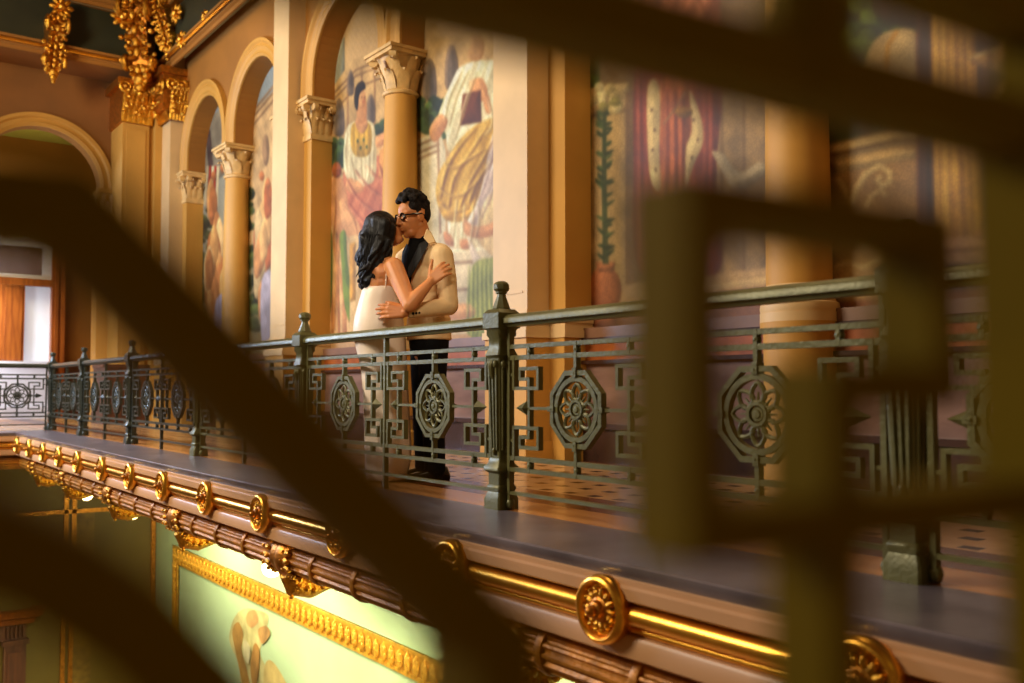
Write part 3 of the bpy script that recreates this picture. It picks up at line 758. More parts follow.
def flower(o, d, r, label):
    o = Vector(o); d = Vector(d).normalized(); e = Vector((-d.y, d.x, 0)); Z = Vector((0,0,1))
    t = thing('gilded_flower', o, label, 'rosette', None)
    b = MB()
    for k in range(8):
        a = 2*pi*k/8; rd = e*cos(a)+Z*sin(a); tn = -e*sin(a)+Z*cos(a); b.ball(o+rd*r*.62+d*r*.2, (r*.4, r*.24, r*.2), (rd, tn, d), 8, 6)
    b.build('petals', GOLD_LEAF, t)
    b = MB(); b.ball(o+d*r*.35, r*.35, nu=10, nv=8); b.build('boss', GOLD, t)
bx = on(55, 45, 1, 16.5)[0]
bracket((bx, 16.685, on(55, 20, 1, 16.5)[2]), (0,-1,0), 1.0, 'gilded scroll bracket on the dark green frieze at the top left corner')
flower((on(61, 8, 1, 16.38)[0], 16.38, on(61, 8, 1, 16.38)[2]), (0,-1,0), .19, 'gilded flower boss above the left scroll bracket')
flower((on(122, 18, 1, 16.2)[0], 16.2, on(122, 18, 1, 16.2)[2]), (0,-1,0), .2, 'gilded flower boss left of the big corner bracket')
bracket((4.35, 16.5, 7.15), (-.55,-.84,0), 1.5, 'large gilded scroll bracket over the corner pier capital')
bracket((4.68, 16.0, 7.2), (-.9,-.44,0), 1.0, 'smaller gilded bracket right of the corner bracket')
for px, py, s, l in ((178, 14, .17, 'gilded flower boss at the top, right of the corner bracket'), (183, 40, .15, 'gilded flower boss on the slanting cornice, lower one'), (206, 16, .1, 'small gilded flower boss on the slanting cornice, upper one')):
    q = on(px, py, 0, 4.6); flower(q, (-1,-.3,0), s, l)
# corner pier capital
t = thing('corner_capital', (4.4, 16.7, 5.2), 'gilded leafy capital on the corner pier below the big bracket', 'capital')
b = MB(); b.box(4.04, 4.56, 16.66, WY, 5.2, 5.9); b.box(3.96, 4.62, 16.58, WY, 5.82, 5.95); b.box(4.56, 5.2, 16.05, 16.7, 5.35, 6.05); b.box(4.5, 5.2, 16.0, 16.7, 5.98, 6.1); b.build('bell', GOLD_DARK, t)
l = MB()
for a, bb, nn in ((Vector((4.04,16.66,0)), Vector((4.56,16.66,0)), Vector((0,-1,0))), (Vector((4.66,16.68,0)), Vector((4.66,16.05,0)), Vector((-1,0,0))), (Vector((4.66,16.05,0)), Vector((5.0,16.05,0)), Vector((0,-1,0)))):
    tt = (bb-a).normalized(); ln = (bb-a).length
    leaf_row(l, lambda u: (a+tt*ln*u, nn, tt), 6, 5.2, .32, .12, ln/12); leaf_row(l, lambda u: (a+tt*ln*u, nn, tt), 5, 5.35, .4, .18, ln/11)
    for u in (.05, .5, .95):
        c = a+tt*ln*u+nn*.12+Vector((0,0,5.78)); n = 12
        l.tube([c+(tt*cos(2*pi*k/n)+Vector((0,0,1))*sin(2*pi*k/n))*.085 for k in range(n)], .03, 6, True); l.ball(c+nn*.03, .045, nu=8, nv=6)
    for k in range(10): l.ball(a+tt*ln*random.random()+nn*(.08+.06*random.random())+Vector((0,0,5.3+.5*random.random())), .03+.02*random.random(), nu=7, nv=5)
l.build('leaves', GOLD_LEAF, t)

# ================================================================== PEOPLE
def remesh(name, mb, voxel, m, parent, smooth=3, fac=.5):
    me = bpy.data.meshes.new('tmp'); me.from_pydata(mb.v, [], mb.f)
    import bmesh
    bm = bmesh.new(); bm.from_mesh(me); bmesh.ops.recalc_face_normals(bm, faces=bm.faces); bm.to_mesh(me); bm.free()
    o = bpy.data.objects.new('tmp', me); COL.objects.link(o)
    r = o.modifiers.new('r', 'REMESH'); r.mode = 'VOXEL'; r.voxel_size = voxel; r.adaptivity = 0
    if smooth:
        s = o.modifiers.new('s', 'SMOOTH'); s.iterations = smooth; s.factor = fac
    dg = bpy.context.evaluated_depsgraph_get()
    nm = bpy.data.meshes.new_from_object(o.evaluated_get(dg))
    bpy.data.objects.remove(o); bpy.data.meshes.remove(me)
    nm.name = name; nm.materials.clear(); nm.materials.append(m)
    nm.polygons.foreach_set('use_smooth', [True]*len(nm.polygons))
    o = bpy.data.objects.new(name, nm); COL.objects.link(o)
    if parent: o.parent = parent
    return o
def head(mb, c, f, u, female=False, kf=None):
    c = Vector(c); f = Vector(f).normalized(); r = f.cross(Vector(u)).normalized(); u = r.cross(f).normalized()
    A = (f, r, u); k = kf or (.95 if female else 1.0)
    L = lambda a, b, z: c+(f*a+r*b+u*z)*k
    mb.ball(L(-.012, 0, .03), (.1*k, .077*k, .092*k), A, 20, 14)
    mb.ball(L(.018, 0, -.032), (.076*k, .067*k, .09*k), A, 22, 14)
    mb.cone(L(.045, .02, -.088), .034*k, L(.045, -.02, -.088), .034*k)
    mb.ball(L(.068, 0, -.1), (.02*k, .024*k, .018*k), A)
    for s in (-1, 1):
        mb.cone(L(.04, s*.026, -.082), .028*k, L(-.015, s*.046, -.05), .028*k)      # jaw line
        mb.ball(L(.045, s*.034, -.025), (.034*k, .028*k, .036*k), A)                      # cheek
        mb.cone(L(.076, s*.012, .03), .013*k, L(.056, s*.045, .03), .014*k)            # brow
        mb.ball(L(-.008, s*.079, -.008), (.02*k, .011*k, .034*k), A)                   # ear
        mb.ball(L(-.018, s*.083, .004), (.017*k, .008*k, .018*k), A)
        mb.ball(L(.098, s*.012, -.03), (.011*k, .009*k, .009*k), A)                   # nostril wing
    mb.cone(L(.088, 0, .02), .010*k, L(.113, 0, -.024), .0125*k)
    mb.ball(L(.09, 0, -.052), (.014*k, .024*k, .0075*k), A); mb.ball(L(.088, 0, -.066), (.014*k, .021*k, .008*k), A)
    return L, A
def hand(mb, w, fdir, nrm, side, size=1.0, curl=(20, 25, 20), spread=7, tcurl=.5, sp0=0, tsp=.8):
    """w wrist; fdir direction of the fingers; nrm back of the hand; side = +1/-1 which side the thumb leaves"""
    w = Vector(w); f = Vector(fdir).normalized(); n = Vector(nrm); n = (n-f*n.dot(f)).normalized(); t = f.cross(n)*side
    S = size
    kn = []
    for i, (off, ln) in enumerate(((.031, .088), (.0105, .092), (-.0105, .088), (-.031, .078))):
        k = w+f*(ln*S)+t*(off*S)+n*(.004*S); kn.append(k)
        mb.cone(w+t*(off*.55*S)+f*.012, .0165*S, k, .0125*S, 10)
    for i, (k, ln) in enumerate(zip(kn, (.07, .078, .073, .058))):
        a = radians(spread*(1.5-i)+sp0); d = f*cos(a)+t*sin(a); ax = d.cross(n)
        p = k; r = .0102*S; ang = 0
        for j, fr_ in enumerate((.45, .31, .24)):
            ang += radians(curl[j]); dd = d*cos(ang)-n*sin(ang)
            q = p+dd*(ln*fr_*S); mb.cone(p, r, q, r*.9, 10); p = q; r *= .9
    b = w+f*(.022*S)+t*(.028*S)
    d1 = (f*(1.4-tsp)+t*tsp-n*.25).normalized(); q = b+d1*.042*S; mb.cone(w+f*.01*S+t*.012*S, .017*S, b, .017*S); mb.cone(b, .0155*S, q, .0125*S, 10)
    d2 = (f*(1.2-tsp*.75+tcurl*.5)+t*tsp*.6-n*tcurl*.5).normalized(); q2 = q+d2*.032*S; mb.cone(q, .0122*S, q2, .011*S, 10); mb.cone(q2, .011*S, q2+d2*.024*S, .0085*S, 10)

def at(x, y, t, z=None):
    q = P(x, y, t)
    return q
# ---- woman -------------------------------------------------------------
TW = 6.02
wf = Vector((.80, -.60, 0)); wa = Vector((.60, .80, 0))       # image right, away from the camera
bfw = Vector((.93, -.36, 0)).normalized(); brw = Vector((-bfw.y, bfw.x, 0))*-1   # her facing, her right (towards the camera)
base = P(384, 470, TW); base.z = 0
mb = MB()
hc = P(386, 230.8, TW+.03)
hf = (wf*.92+wa*.3+Vector((0,0,.52))).normalized()
Lw, Aw = head(mb, hc, hf, (0,0,1), True)
chest = P(380, 284, TW); waist = P(379, 303, TW); pel = P(379, 335, TW); nb = P(383, 259, TW)
mb.cone(nb+Vector((0,0,-.02)), .054, hc+Vector((0,0,-.04))-hf*.02, .048, 14)
shR = P(394, 267, TW-.14); shL = P(371, 267, TW+.15)
mb.cone(shR, .05, shL, .05, 14); mb.cone(nb+Vector((0,0,-.01)), .05, shR, .045); mb.cone(nb+Vector((0,0,-.01)), .05, shL, .045)
for c, a, b, h in ((P(381, 275, TW), .10, .145, .11), (chest, .105, .14, .12), (waist, .095, .12, .14), (P(379, 320, TW), .12, .15, .14), (pel, .14, .165, .15)):
    mb.ball(c, (a, b, h), (bfw, brw, Vector((0,0,1))), 20, 12)
for s in (-1, 1):
    mb.ball(P(388, 284, TW)+brw*s*.07+bfw*.03, (.065, .062, .065), (bfw, brw, Vector((0,0,1))), 14, 10)
    hip = pel+brw*s*.085+Vector((0,0,-.05)); kn = base+brw*s*.08+Vector((0,0,.5)); an = base+brw*s*.07+Vector((0,0,.09))
    mb.cone(hip, .085, kn, .055, 14); mb.cone(kn, .055, an, .036, 12); mb.cone(an, .032, an+bfw*.11+Vector((0,0,-.055)), .03)
# right arm: down to the elbow, forearm up to his sleeve
elR = P(409.5, 305, TW-.30); wrR = P(431, 281, TW-.25)
mb.cone(shR, .062, shR.lerp(elR, .45), .058, 14); mb.cone(shR.lerp(elR, .45), .058, elR, .045, 14)
mb.cone(elR, .046, elR.lerp(wrR, .35), .045, 14); mb.cone(elR.lerp(wrR, .35), .045, wrR, .028, 14)
cam = -(FW)
hd = (P(441, 272, TW-.24)-wrR).normalized()
hand(mb, wrR, hd, cam*.92-RT*.1+Vector((0,0,.2)), -1, 1.08, (22, 26, 20), 9, .1)
# left arm round his other side
elL = P(396, 292, TW+.34); wrL = P(420, 285, TW+.42)
mb.cone(shL, .047, elL, .038, 12); mb.cone(elL, .038, wrL, .027, 12); hand(mb, wrL, RT, wa, 1, .9)
woman = remesh('person', mb, .0052, SKIN_W, None, 5)
tag(woman, 'woman in a fitted white strapped gown with long dark wavy hair, kissing the man', 'person')
# gown
def loft(name, secs, m, parent, n=56, ruffle=0, seed=0, top=None):
    rnd = random.Random(seed); ph = [rnd.random()*6.28 for _ in range(4)]
    R = []
    for i, (c, a, b, ax) in enumerate(secs):
        ay = Vector((-ax.y, ax.x, 0)); row = []
        for k in range(n):
            th = 2*pi*k/n
            q = 1+ruffle*(max(0, i/len(secs)-.35))*(sin(5*th+ph[0]+i*.12)*.6+sin(9*th+ph[1]-i*.1)*.4+.3*sin(14*th+ph[2]))
            row.append(c+ax*(a*q*cos(th))+ay*(b*q*sin(th)))
        R.append(row)
    g = MB(); g.rings(R, True); o = g.build(name, m, parent, True, 70)
    s = o.modifiers.new('s', 'SUBSURF'); s.levels = s.render_levels = 1
    return o
def sec_px(xl, xr, y, t, asp, tilt=0):
    c = P((xl+xr)/2, y, t); hw = (xr-xl)/2/F*t
    # half extents of an ellipse with ratio asp (side/front) seen along the view direction
    cx = abs(bfw.dot(RT)); cy = abs(brw.dot(RT)); a = hw/sqrt(cx*cx+(asp*cy)**2)
    return (c, a, a*asp, bfw)
S = [(364, 401, 285.5), (362, 402, 290), (360, 402, 297), (358, 401, 304), (355.5, 402, 313), (353.5, 404, 322), (352.8, 405.5, 331), (354, 406, 341), (357, 406.5, 353), (360, 407, 366), (362, 407.5, 382), (363, 408.5, 400), (363.5, 409.5, 420), (364, 410.5, 440), (364.5, 411, 456), (365, 409, 469), (365.5, 405, 479), (366, 403, 484)]
secs = []
for i, (xl, xr, y) in enumerate(S):
    q = sec_px(xl, xr, y, TW, 1.12); secs.append((Vector((q[0].x, q[0].y, max(.004, q[0].z))), q[1], q[2], q[3]))
loft('gown', secs, DRESS, woman, ruffle=.12, seed=3)
sv = MB()
for x0, y0, x1, y1, dt in ((385.5, 289, 387.5, 262, -.155), (372, 289, 375, 263, -.02)):
    a = P(x0, y0, TW+dt+.02); b = P(x1, y1, TW+dt+.035)
    sv.tube([a, a.lerp(b, .5)-FW*.012, b-FW*.0, b+RT*.03+FW*.05-Vector((0,0,.01))], .0042, 6)
sv.build('strap', DRESS, woman)
# hair
hm = MB()
L = Lw
hm.ball(L(-.025, 0, .035), (.112, .097, .112), Aw, 24, 16)
hm.ball(P(376, 238, TW), (.1, .1, .13), nu=20, nv=14)
rnd = random.Random(11)
def hair_lock(mb, x0, y0, x1, y1, t, r0, r1, wav=.012, n=12, ph=0):
    pts = []; rr = []
    for i in range(n+1):
        f = i/n; q = P(x0+(x1-x0)*f, y0+(y1-y0)*f, t)
        q += RT*(wav*f*sin(ph+f*11))+FW*(wav*f*cos(ph+f*11)); pts.append(q); rr.append(r0*(1-f)+r1*f)
    for a, b, ra, rb in zip(pts, pts[1:], rr, rr[1:]): mb.cone(a, ra, b, rb, 8)
for x0, y0, x1, y1, dt in ((372, 222, 363, 262, 0), (378, 222, 370, 268, -.05), (384, 224, 378, 264, -.07), (389, 229, 384, 262, -.04), (370, 228, 361, 258, .06), (378, 226, 372, 262, .06), (366, 236, 365, 272, 0), (374, 240, 369, 276, -.06), (381, 240, 376, 272, -.08), (368, 262, 366, 285, -.03), (374, 264, 370, 284, -.07)):
    hair_lock(hm, x0, y0, x1, y1, TW+dt, .05, .038, .008)
for i in range(34):
    x0 = 361+29*rnd.random(); y0 = 232+18*rnd.random(); x1 = 359+22*rnd.random(); y1 = 272+20*rnd.random()-(x1-359)*.5
    hair_lock(hm, x0, y0, x1, y1, TW-.10+.16*rnd.random()-(.03 if x0 > 375 else 0), .018, .009, .02, 14, rnd.random()*6)
for i in range(10):                      # curls at the tips
    cx = 360+13*rnd.random(); cy = 280+11*rnd.random(); c = P(cx, cy, TW-.05+.08*rnd.random()); n = 14
    pts = [c+RT*(.022*cos(2*pi*k/n*1.4))+UP*(.022*sin(2*pi*k/n*1.4))+FW*(.002*k) for k in range(n)]
    for a, b in zip(pts, pts[1:]): hm.cone(a, .0085, b, .0085, 6)
hair = remesh('hair', hm, .0058, HAIR_W, woman, 1)
hs = MB()
for i in range(80):                      # surface strands
    x0 = 364+24*rnd.random(); y0 = 228+14*rnd.random(); x1 = x0-7+6*(rnd.random()-.5); y1 = 262+26*rnd.random()-(x1-360)*.6
    pts = []
    for k in range(10):
        f = k/9; xx = x0+(x1-x0)*f; yy = y0+(y1-y0)*f; edge = min(1, abs(xx-376)/17)
        pts.append(P(xx, yy, TW-.10*sqrt(max(.05, 1-edge*edge))-.004-.012*min(1, f*4))+RT*(.01*f*sin(i+f*10)))
    hs.tube(pts, [.001]+[.0035]*8+[.001], 5)
hs.build('strands', HAIR_W, hair)

# ---- man ---------------------------------------------------------------
TM = 6.12
mf = Vector((-.97, .24, 0)).normalized(); ml = Vector((-mf.y, mf.x, 0))      # facing; his left = towards the camera
if ml.dot(FW) > 0: ml = -ml
Z = Vector((0,0,1))
mb = MB()
mc = P(413.5, 217, TM-.03)
mhf = (-RT*.80-FW*.52+Vector((0,0,-.2))).normalized()
Lm, Am = head(mb, mc, mhf, (0,0,1), kf=1.1)
nbm = P(424, 246, TM)
mb.cone(nbm-Z*.03, .068, mc-Z*.04+RT*.03, .06, 16)
mchest = P(429, 275, TM); mpel = P(429, 338, TM)
mb.ball(mchest, (.12, .17, .2), (mf, ml, Z), 18, 12); mb.ball(mpel, (.12, .16, .2), (mf, ml, Z), 18, 12); mb.cone(mchest, .13, mpel, .13, 16)
msl = P(441, 254, TM-.15); msr = P(413, 254, TM+.19)
mb.cone(msl, .06, msr, .06)
mbase = P(430, 470, TM); mbase.z = 0
el = P(449, 306, TM-.22); wl_ = P(405, 312.5, TW-.27)
mb.cone(msl, .055, el, .043); mb.cone(el, .042, wl_, .028)
hd = (P(385, 311, TW-.255)-wl_).normalized()
hand(mb, wl_, hd, cam*.95+Vector((0,0,.25)), 1, 1.18, (10, 14, 12), 3.5, .4, 0, .4)
er = P(398, 292, TM+.30); wr_ = P(372, 296, TM+.22)
mb.cone(msr, .055, er, .043); mb.cone(er, .042, wr_, .03)
hand(mb, wr_, (P(360, 293, TW+.04)-wr_), -RT*.9-FW*.2, -1, 1.05, (20, 25, 20), 6, .4)
for s in (-1, 1):
    hp = mpel+ml*s*.09-Z*.08; kn = mbase+ml*s*.1+Z*.5; an = mbase+ml*s*.1+Z*.09
    mb.cone(hp, .085, kn, .056); mb.cone(kn, .055, an, .04); mb.cone(an, .04, an+mf*.03-Z*.045, .03)
man = remesh('person', mb, .0052, SKIN_M, None, 5)
tag(man, 'man with short curly dark hair and glasses in a cream jacket and black trousers', 'person')
# jacket
jm = MB()
for c, a, b, h in ((P(430, 262, TM), .125, .2, .12), (P(429, 280, TM), .14, .195, .17), (P(429, 305, TM), .14, .18, .18), (P(429, 326, TM), .145, .18, .15)):
    jm.ball(c, (a, b, h), (mf, ml, Z), 24, 14)
jm.cone(P(440, 254, TM-.13), .072, P(416, 254, TM+.17), .07, 18)
jm.cone(P(426, 247, TM-.01), .062, P(438, 253, TM-.11), .055); jm.cone(P(424, 247, TM+.02), .06, P(416, 253, TM+.15), .055)
sh = P(442, 256, TM-.16)
jm.cone(sh, .074, P(446.5, 280, TM-.19), .066, 18); jm.cone(P(446.5, 280, TM-.19), .066, el, .06, 18)
wc = el.lerp(wl_, .84)
jm.cone(el, .06, wc, .044, 18)
jm.cone(P(413, 254, TM+.18), .07, P(405, 259, TM+.2), .068, 16); jm.cone(P(405, 259, TM+.2), .068, er, .06, 16); jm.cone(er, .058, er.lerp(wr_, .7), .045, 16)
# skirt of the jacket
R = []
for y, hw in ((318, .15), (330, .152), (340.5, .158)):
    c = P(429, y, TM); R.append([c+mf*(hw*.92*cos(2*pi*k/28))+ml*(hw*1.2*sin(2*pi*k/28)) for k in range(28)])
jm.rings(R)
rnd = random.Random(5)
for i in range(5):                       # sleeve creases
    f = .25+.5*rnd.random(); q = P(446.5, 280, TM-.19).lerp(el, f); jm.cone(q-RT*.06-FW*.02+Z*(.03), .012, q+RT*.055-FW*.02-Z*.02, .012, 8)
jacket = remesh('jacket', jm, .0065, JACKET, man, 3)
cb_ = MB()
for i in range(3):
    q = wc+(el-wc).normalized()*(.012+.02*i)-FW*.044-Z*.016; cb_.ball(q, .009, nu=8, nv=6)
cb_.build('cuff_buttons', BLACK, jacket)
# shirt front, lapels and collar (on the side that faces the woman and the camera)
def patch(name, px, dts, m, parent, thick=.012):
    pts = [P(x, y, t) for (x, y), t in zip(px, dts)]; g = MB(); n = len(pts)
    g.add([p-FW*thick for p in pts]+[p+FW*thick for p in pts], [tuple(range(n)), tuple(range(2*n-1, n-1, -1))]+[(i, (i+1) % n, n+(i+1) % n, n+i) for i in range(n)])
    o = g.build(name, m, parent, False); b = o.modifiers.new('b', 'BEVEL'); b.width = .006; b.segments = 2
    return o
sm = MB()
sm.cone(P(416.5, 243, TM-.03), .05, P(412, 258, TM-.05), .06, 14); sm.cone(P(412, 258, TM-.05), .06, P(411, 278, TM-.05), .05, 14)
sm.cone(P(424, 240, TM-.02), .062, P(417, 243, TM-.02), .058, 14); sm.cone(P(423, 237, TM), .06, P(423, 246, TM), .075, 14)
remesh('shirt', sm, .007, BLACK, man, 2)
TL = TM-.17
patch('lapel', [(429, 239.5), (420, 243), (408, 268), (407, 279), (411, 277), (422, 257), (427.5, 246)], [TL+.03, TL, TL+.02, TL+.03, TL+.02, TL-.02, TL], SATIN, jacket)
patch('collar', [(427, 228.5), (431, 232), (436, 242), (429, 244), (423.5, 238)], [TL+.06, TL+.06, TL+.03, TL, TL+.03], JACKET, jacket)
patch('lapel', [(407, 243), (402.5, 252), (401.5, 264), (405, 266), (409, 250)], [TM-.03]*5, SATIN_BLUE_LIT, jacket)
# trousers and shoes
tm_ = MB()
tm_.ball(P(429, 342, TM), (.13, .165, .14), (mf, ml, Z), 20, 12)
for s in (-1, 1):
    hp = P(429, 346, TM)+ml*s*.08; kn = mbase+ml*s*.1+Z*.48+mf*.015; an = mbase+ml*s*.1+Z*.1
    tm_.cone(hp, .105, kn, .076, 18); tm_.cone(kn, .076, an, .07, 18); tm_.cone(an, .07, an-Z*.02, .072, 18)
remesh('trousers', tm_, .008, BLACK, man, 3)
for s in (-1, 1):
    sh_ = MB(); a = mbase+ml*s*.1
    R = [[a+mf*u+ml*(w_*cos(2*pi*k/16))+Z*max(0.0, h_*.5+h_*.5*sin(2*pi*k/16)) for k in range(16)] for u, w_, h_ in ((-.1,.02,.05),(-.08,.04,.09),(0,.045,.1),(.07,.048,.07),(.14,.045,.055),(.18,.03,.045),(.195,.01,.02))]
    sh_.rings(R); sh_.build('shoe', SHOE, man)
# hair: faded sides and curly top
hm = MB()
L = Lm
hm.ball(L(-.028, 0, .06), (.098, .084, .083), Am, 20, 14)
hm.ball(L(-.046, 0, .018), (.073, .08, .085), Am, 20, 14); hm.ball(L(-.036, 0, .05), (.088, .085, .075), Am, 20, 14)
for s in (-1, 1): hm.ball(L(.002, s*.05, .058), (.052, .038, .042), Am, 14, 10); hm.ball(L(-.004, s*.07, .03), (.022, .014, .03), Am, 12, 8)
rnd = random.Random(2)
for i in range(230):
    th = rnd.random()*2*pi; ph = radians(5+80*rnd.random())
    fx, fy, fz = cos(th)*cos(ph), sin(th)*cos(ph), sin(ph)
    if fx > .5 and fz < .45: continue
    if fz < .4 and fx > -.5: continue
    if fz < .15: continue
    q = L(-.018+(.105 if fx > 0 else .088)*fx, .08*fy, .042+.106*fz+.012*(fx > 0))
    hm.ball(q, .012+.011*rnd.random(), nu=8, nv=6)
hairm = remesh('hair', hm, .005, HAIR_M, man, 1)
# glasses
gm = MB(); Lg = Lm
for s in (-1, 1):
    loop = [Lg(.094-.006*abs(cos(2*pi*k/20)), s*(.034+.027*cos(2*pi*k/20)), .008+.02*sin(2*pi*k/20)) for k in range(20)]
    gm.tube(loop, .0055, 6, True)
    gm.tube([Lg(.086, s*.062, .014), Lg(.04, s*.082, .012), Lg(-.012, s*.087, .006), Lg(-.035, s*.083, -.012)], .0055, 6)
gm.tube([Lg(.094, -.01, .012), Lg(.1, 0, .015), Lg(.094, .01, .012)], .004, 6)
g_ = gm.build('glasses', FRAME, man)
ln_ = MB()
for s in (-1, 1): ln_.add([Lg(.092, s*(.034+.026*cos(2*pi*k/20)), .008+.019*sin(2*pi*k/20)) for k in range(20)], [tuple(range(20))])
ln_.build('lens', GLASS, g_)
for LL, par in ((Lm, man), (Lw, woman)):
    for s in (-1, 1):
        e = MB(); e.ball(LL(.079, s*.032, .008), .0115, nu=10, nv=8); e.build('eye', mat('eye_white', (225, 215, 205), .2), par)

# ================================================================== MURALS
class Canvas:
    """a wall painting: colours computed on a fine grid of the mural plane (y along the wall, z up)"""
    def __init__(s, y0, y1, z0, z1, step):
        s.ny = int((y1-y0)/step)+1; s.nz = int((z1-z0)/step)+1
        s.y = np.linspace(y0, y1, s.ny); s.z = np.linspace(z0, z1, s.nz)
        s.Y, s.Zg = np.meshgrid(s.y, s.z); s.C = np.zeros((s.nz, s.ny, 3)); s.step = step
        rs = np.random.RandomState(3); s.n = np.zeros_like(s.Y)
        for k in range(26):
            a, b = rs.randn(2)*(2+k*.7); s.n += np.sin(a*s.Y+b*s.Zg+rs.rand()*6.28)/(1+k*.12)
        s.n /= s.n.std()
    def w(s, p): q = on(p[0], p[1], 0, XM); return q.y, q.z
    def fill(s, c): s.C[:] = np.array(c)/255.
    def grad(s, c0, c1):
        t = ((s.Zg-s.z[0])/(s.z[-1]-s.z[0]))[..., None]; s.C = np.array(c0)/255.*(1-t)+np.array(c1)/255.*t
    def spline(s, pts, k=6):
        n = len(pts); out = []
        for i in range(n):
            p0, p1, p2, p3 = [np.array(pts[(i+j) % n]) for j in (-1, 0, 1, 2)]
            for q in range(k):
                t = q/k; out.append(tuple(.5*((2*p1)+(-p0+p2)*t+(2*p0-5*p1+4*p2-p3)*t*t+(-p0+3*p1-3*p2+p3)*t**3)))
        return out
    def poly(s, px, col, smooth=True, fold=0, fdir=90, ffreq=22, rnd=.34, soft=1.1, alpha=1.0, dark=None, light=None, raw=False):
        pts = [p if raw else s.w(p) for p in px]
        if smooth: pts = s.spline(pts, 4)
        pts = np.array(pts); y0, z0 = pts.min(0)-.1; y1, z1 = pts.max(0)+.1
        i0, i1 = np.searchsorted(s.y, (y0, y1)); j0, j1 = np.searchsorted(s.z, (z0, z1))
        if i1-i0 < 1 or j1-j0 < 1: return
        Y = s.Y[j0:j1, i0:i1]; Zz = s.Zg[j0:j1, i0:i1]; n = s.n[j0:j1, i0:i1]
        D = np.full(Y.shape, 1e9); ins = np.zeros(Y.shape, bool)
        for a, b in zip(pts, np.roll(pts, -1, 0)):
            e = b-a; L2 = (e**2).sum()+1e-12
            t = np.clip(((Y-a[0])*e[0]+(Zz-a[1])*e[1])/L2, 0, 1)
            D = np.minimum(D, (Y-a[0]-t*e[0])**2+(Zz-a[1]-t*e[1])**2)
            c = ((a[1] > Zz) != (b[1] > Zz)) & (Y < (b[0]-a[0])*(Zz-a[1])/(b[1]-a[1]+1e-12)+a[0]); ins ^= c
        D = np.sqrt(D); sd = np.where(ins, D, -D)
        al = np.clip(sd/(s.step*soft)+.5, 0, 1)*alpha
        col = np.array(col)/255.; sh = np.zeros(Y.shape)
        if rnd:
            gz, gy = np.gradient(np.where(ins, D, 0)); gl = np.hypot(gy, gz)+1e-6
            sh += rnd*(-.9*(gy*.75+gz*.65)/gl*np.exp(-np.maximum(sd, 0)/.09)-.35*np.exp(-np.maximum(sd, 0)/.03))
        if fold:
            a = radians(fdir); u = Y*sin(a)+Zz*cos(a)
            f = np.sin(u*ffreq*2+n*.4)+.6*np.sin(u*ffreq*4.3+n*.5+1)*np.sin(n+u*9)+.5*np.sin(u*ffreq*.9+n*.3)
            sh += fold*f*.62
        sh += .05*n+.04*np.sin(Y*23+n*2)*np.sin(Zz*19+n)
        c = col[None, None]*(1+sh[..., None])
        if dark is not None: c = np.where(sh[..., None] < 0, col+(np.array(dark)/255.-col)*np.clip(-sh[..., None]*1.6, 0, 1), c)
        if light is not None: c = np.where(sh[..., None] > 0, col+(np.array(light)/255.-col)*np.clip(sh[..., None]*1.6, 0, 1), c)
        W = s.C[j0:j1, i0:i1]; W[:] = W*(1-al[..., None])+np.clip(c, 0, 1)*al[..., None]
    def ell(s, x, y, rx, ry, col, **k):
        s.poly([(x+rx*cos(2*pi*i/10), y+ry*sin(2*pi*i/10)) for i in range(10)], col, **k)
    def line(s, px, wpx, col, **k):
        px = [np.array(p, float) for p in px]; l = []; r = []
        for i, p in enumerate(px):
            d = px[min(i+1, len(px)-1)]-px[max(i-1, 0)]; d /= (hypot(*d)+1e-9); nn = np.array((-d[1], d[0]))*wpx/2; l.append(tuple(p+nn)); r.append(tuple(p-nn))
        k.setdefault('rnd', .1); s.poly(l+r[::-1], col, smooth=False, **k)
    def stroke(s, px, wpx, col, alpha=.6):
        P_ = [np.array(p, float) for p in px]; pth = []
        for i in range(len(P_)-1):
            p0 = P_[max(i-1, 0)]; p1 = P_[i]; p2 = P_[i+1]; p3 = P_[min(i+2, len(P_)-1)]
            for q in range(5):
                t = q/5; pth.append(.5*((2*p1)+(-p0+p2)*t+(2*p0-5*p1+4*p2-p3)*t*t+(-p0+3*p1-3*p2+p3)*t**3))
        pth.append(P_[-1]); l = []; r = []; n = len(pth)
        for i, p in enumerate(pth):
            d = pth[min(i+1, n-1)]-pth[max(i-1, 0)]; d /= (hypot(*d)+1e-9); nn = np.array((-d[1], d[0]))*wpx/2*(.25+.75*sin(pi*(i+.5)/n)); l.append(tuple(p+nn)); r.append(tuple(p-nn))
        s.poly(l+r[::-1], col, smooth=False, rnd=0, alpha=alpha, soft=1.8)
    def folds(s, lines, w, dark, light, alpha=.65):
        for i, ln in enumerate(lines):
            s.stroke(ln, w, dark, alpha); s.stroke([(x-w*.8, y-w*.25) for x, y in ln], w*.8, light, alpha*.8)
    def face(s, x, y, r, d=1):
        for a in (-.1, .55): s.ell(x+d*a*r, y-r*.12, r*.2, r*.12, (60, 34, 22), rnd=0, alpha=.8)
        s.stroke([(x+d*r*.3, y-r*.1), (x+d*r*.5, y+r*.4), (x+d*r*.2, y+r*.45)], r*.22, (140, 84, 54), .7); s.stroke([(x, y+r*.85), (x+d*r*.5, y+r*.85)], r*.25, (150, 64, 48), .8)
    def bush(s, x0, x1, y0, y1, col, n=40, r=4, seed=1):
        R = random.Random(seed)
        for i in range(n):
            k = .6+.7*R.random(); s.ell(x0+(x1-x0)*R.random(), y0+(y1-y0)*R.random(), r*(.6+.7*R.random()), r*(.6+.7*R.random()), [min(255, v*k) for v in col], rnd=.3)
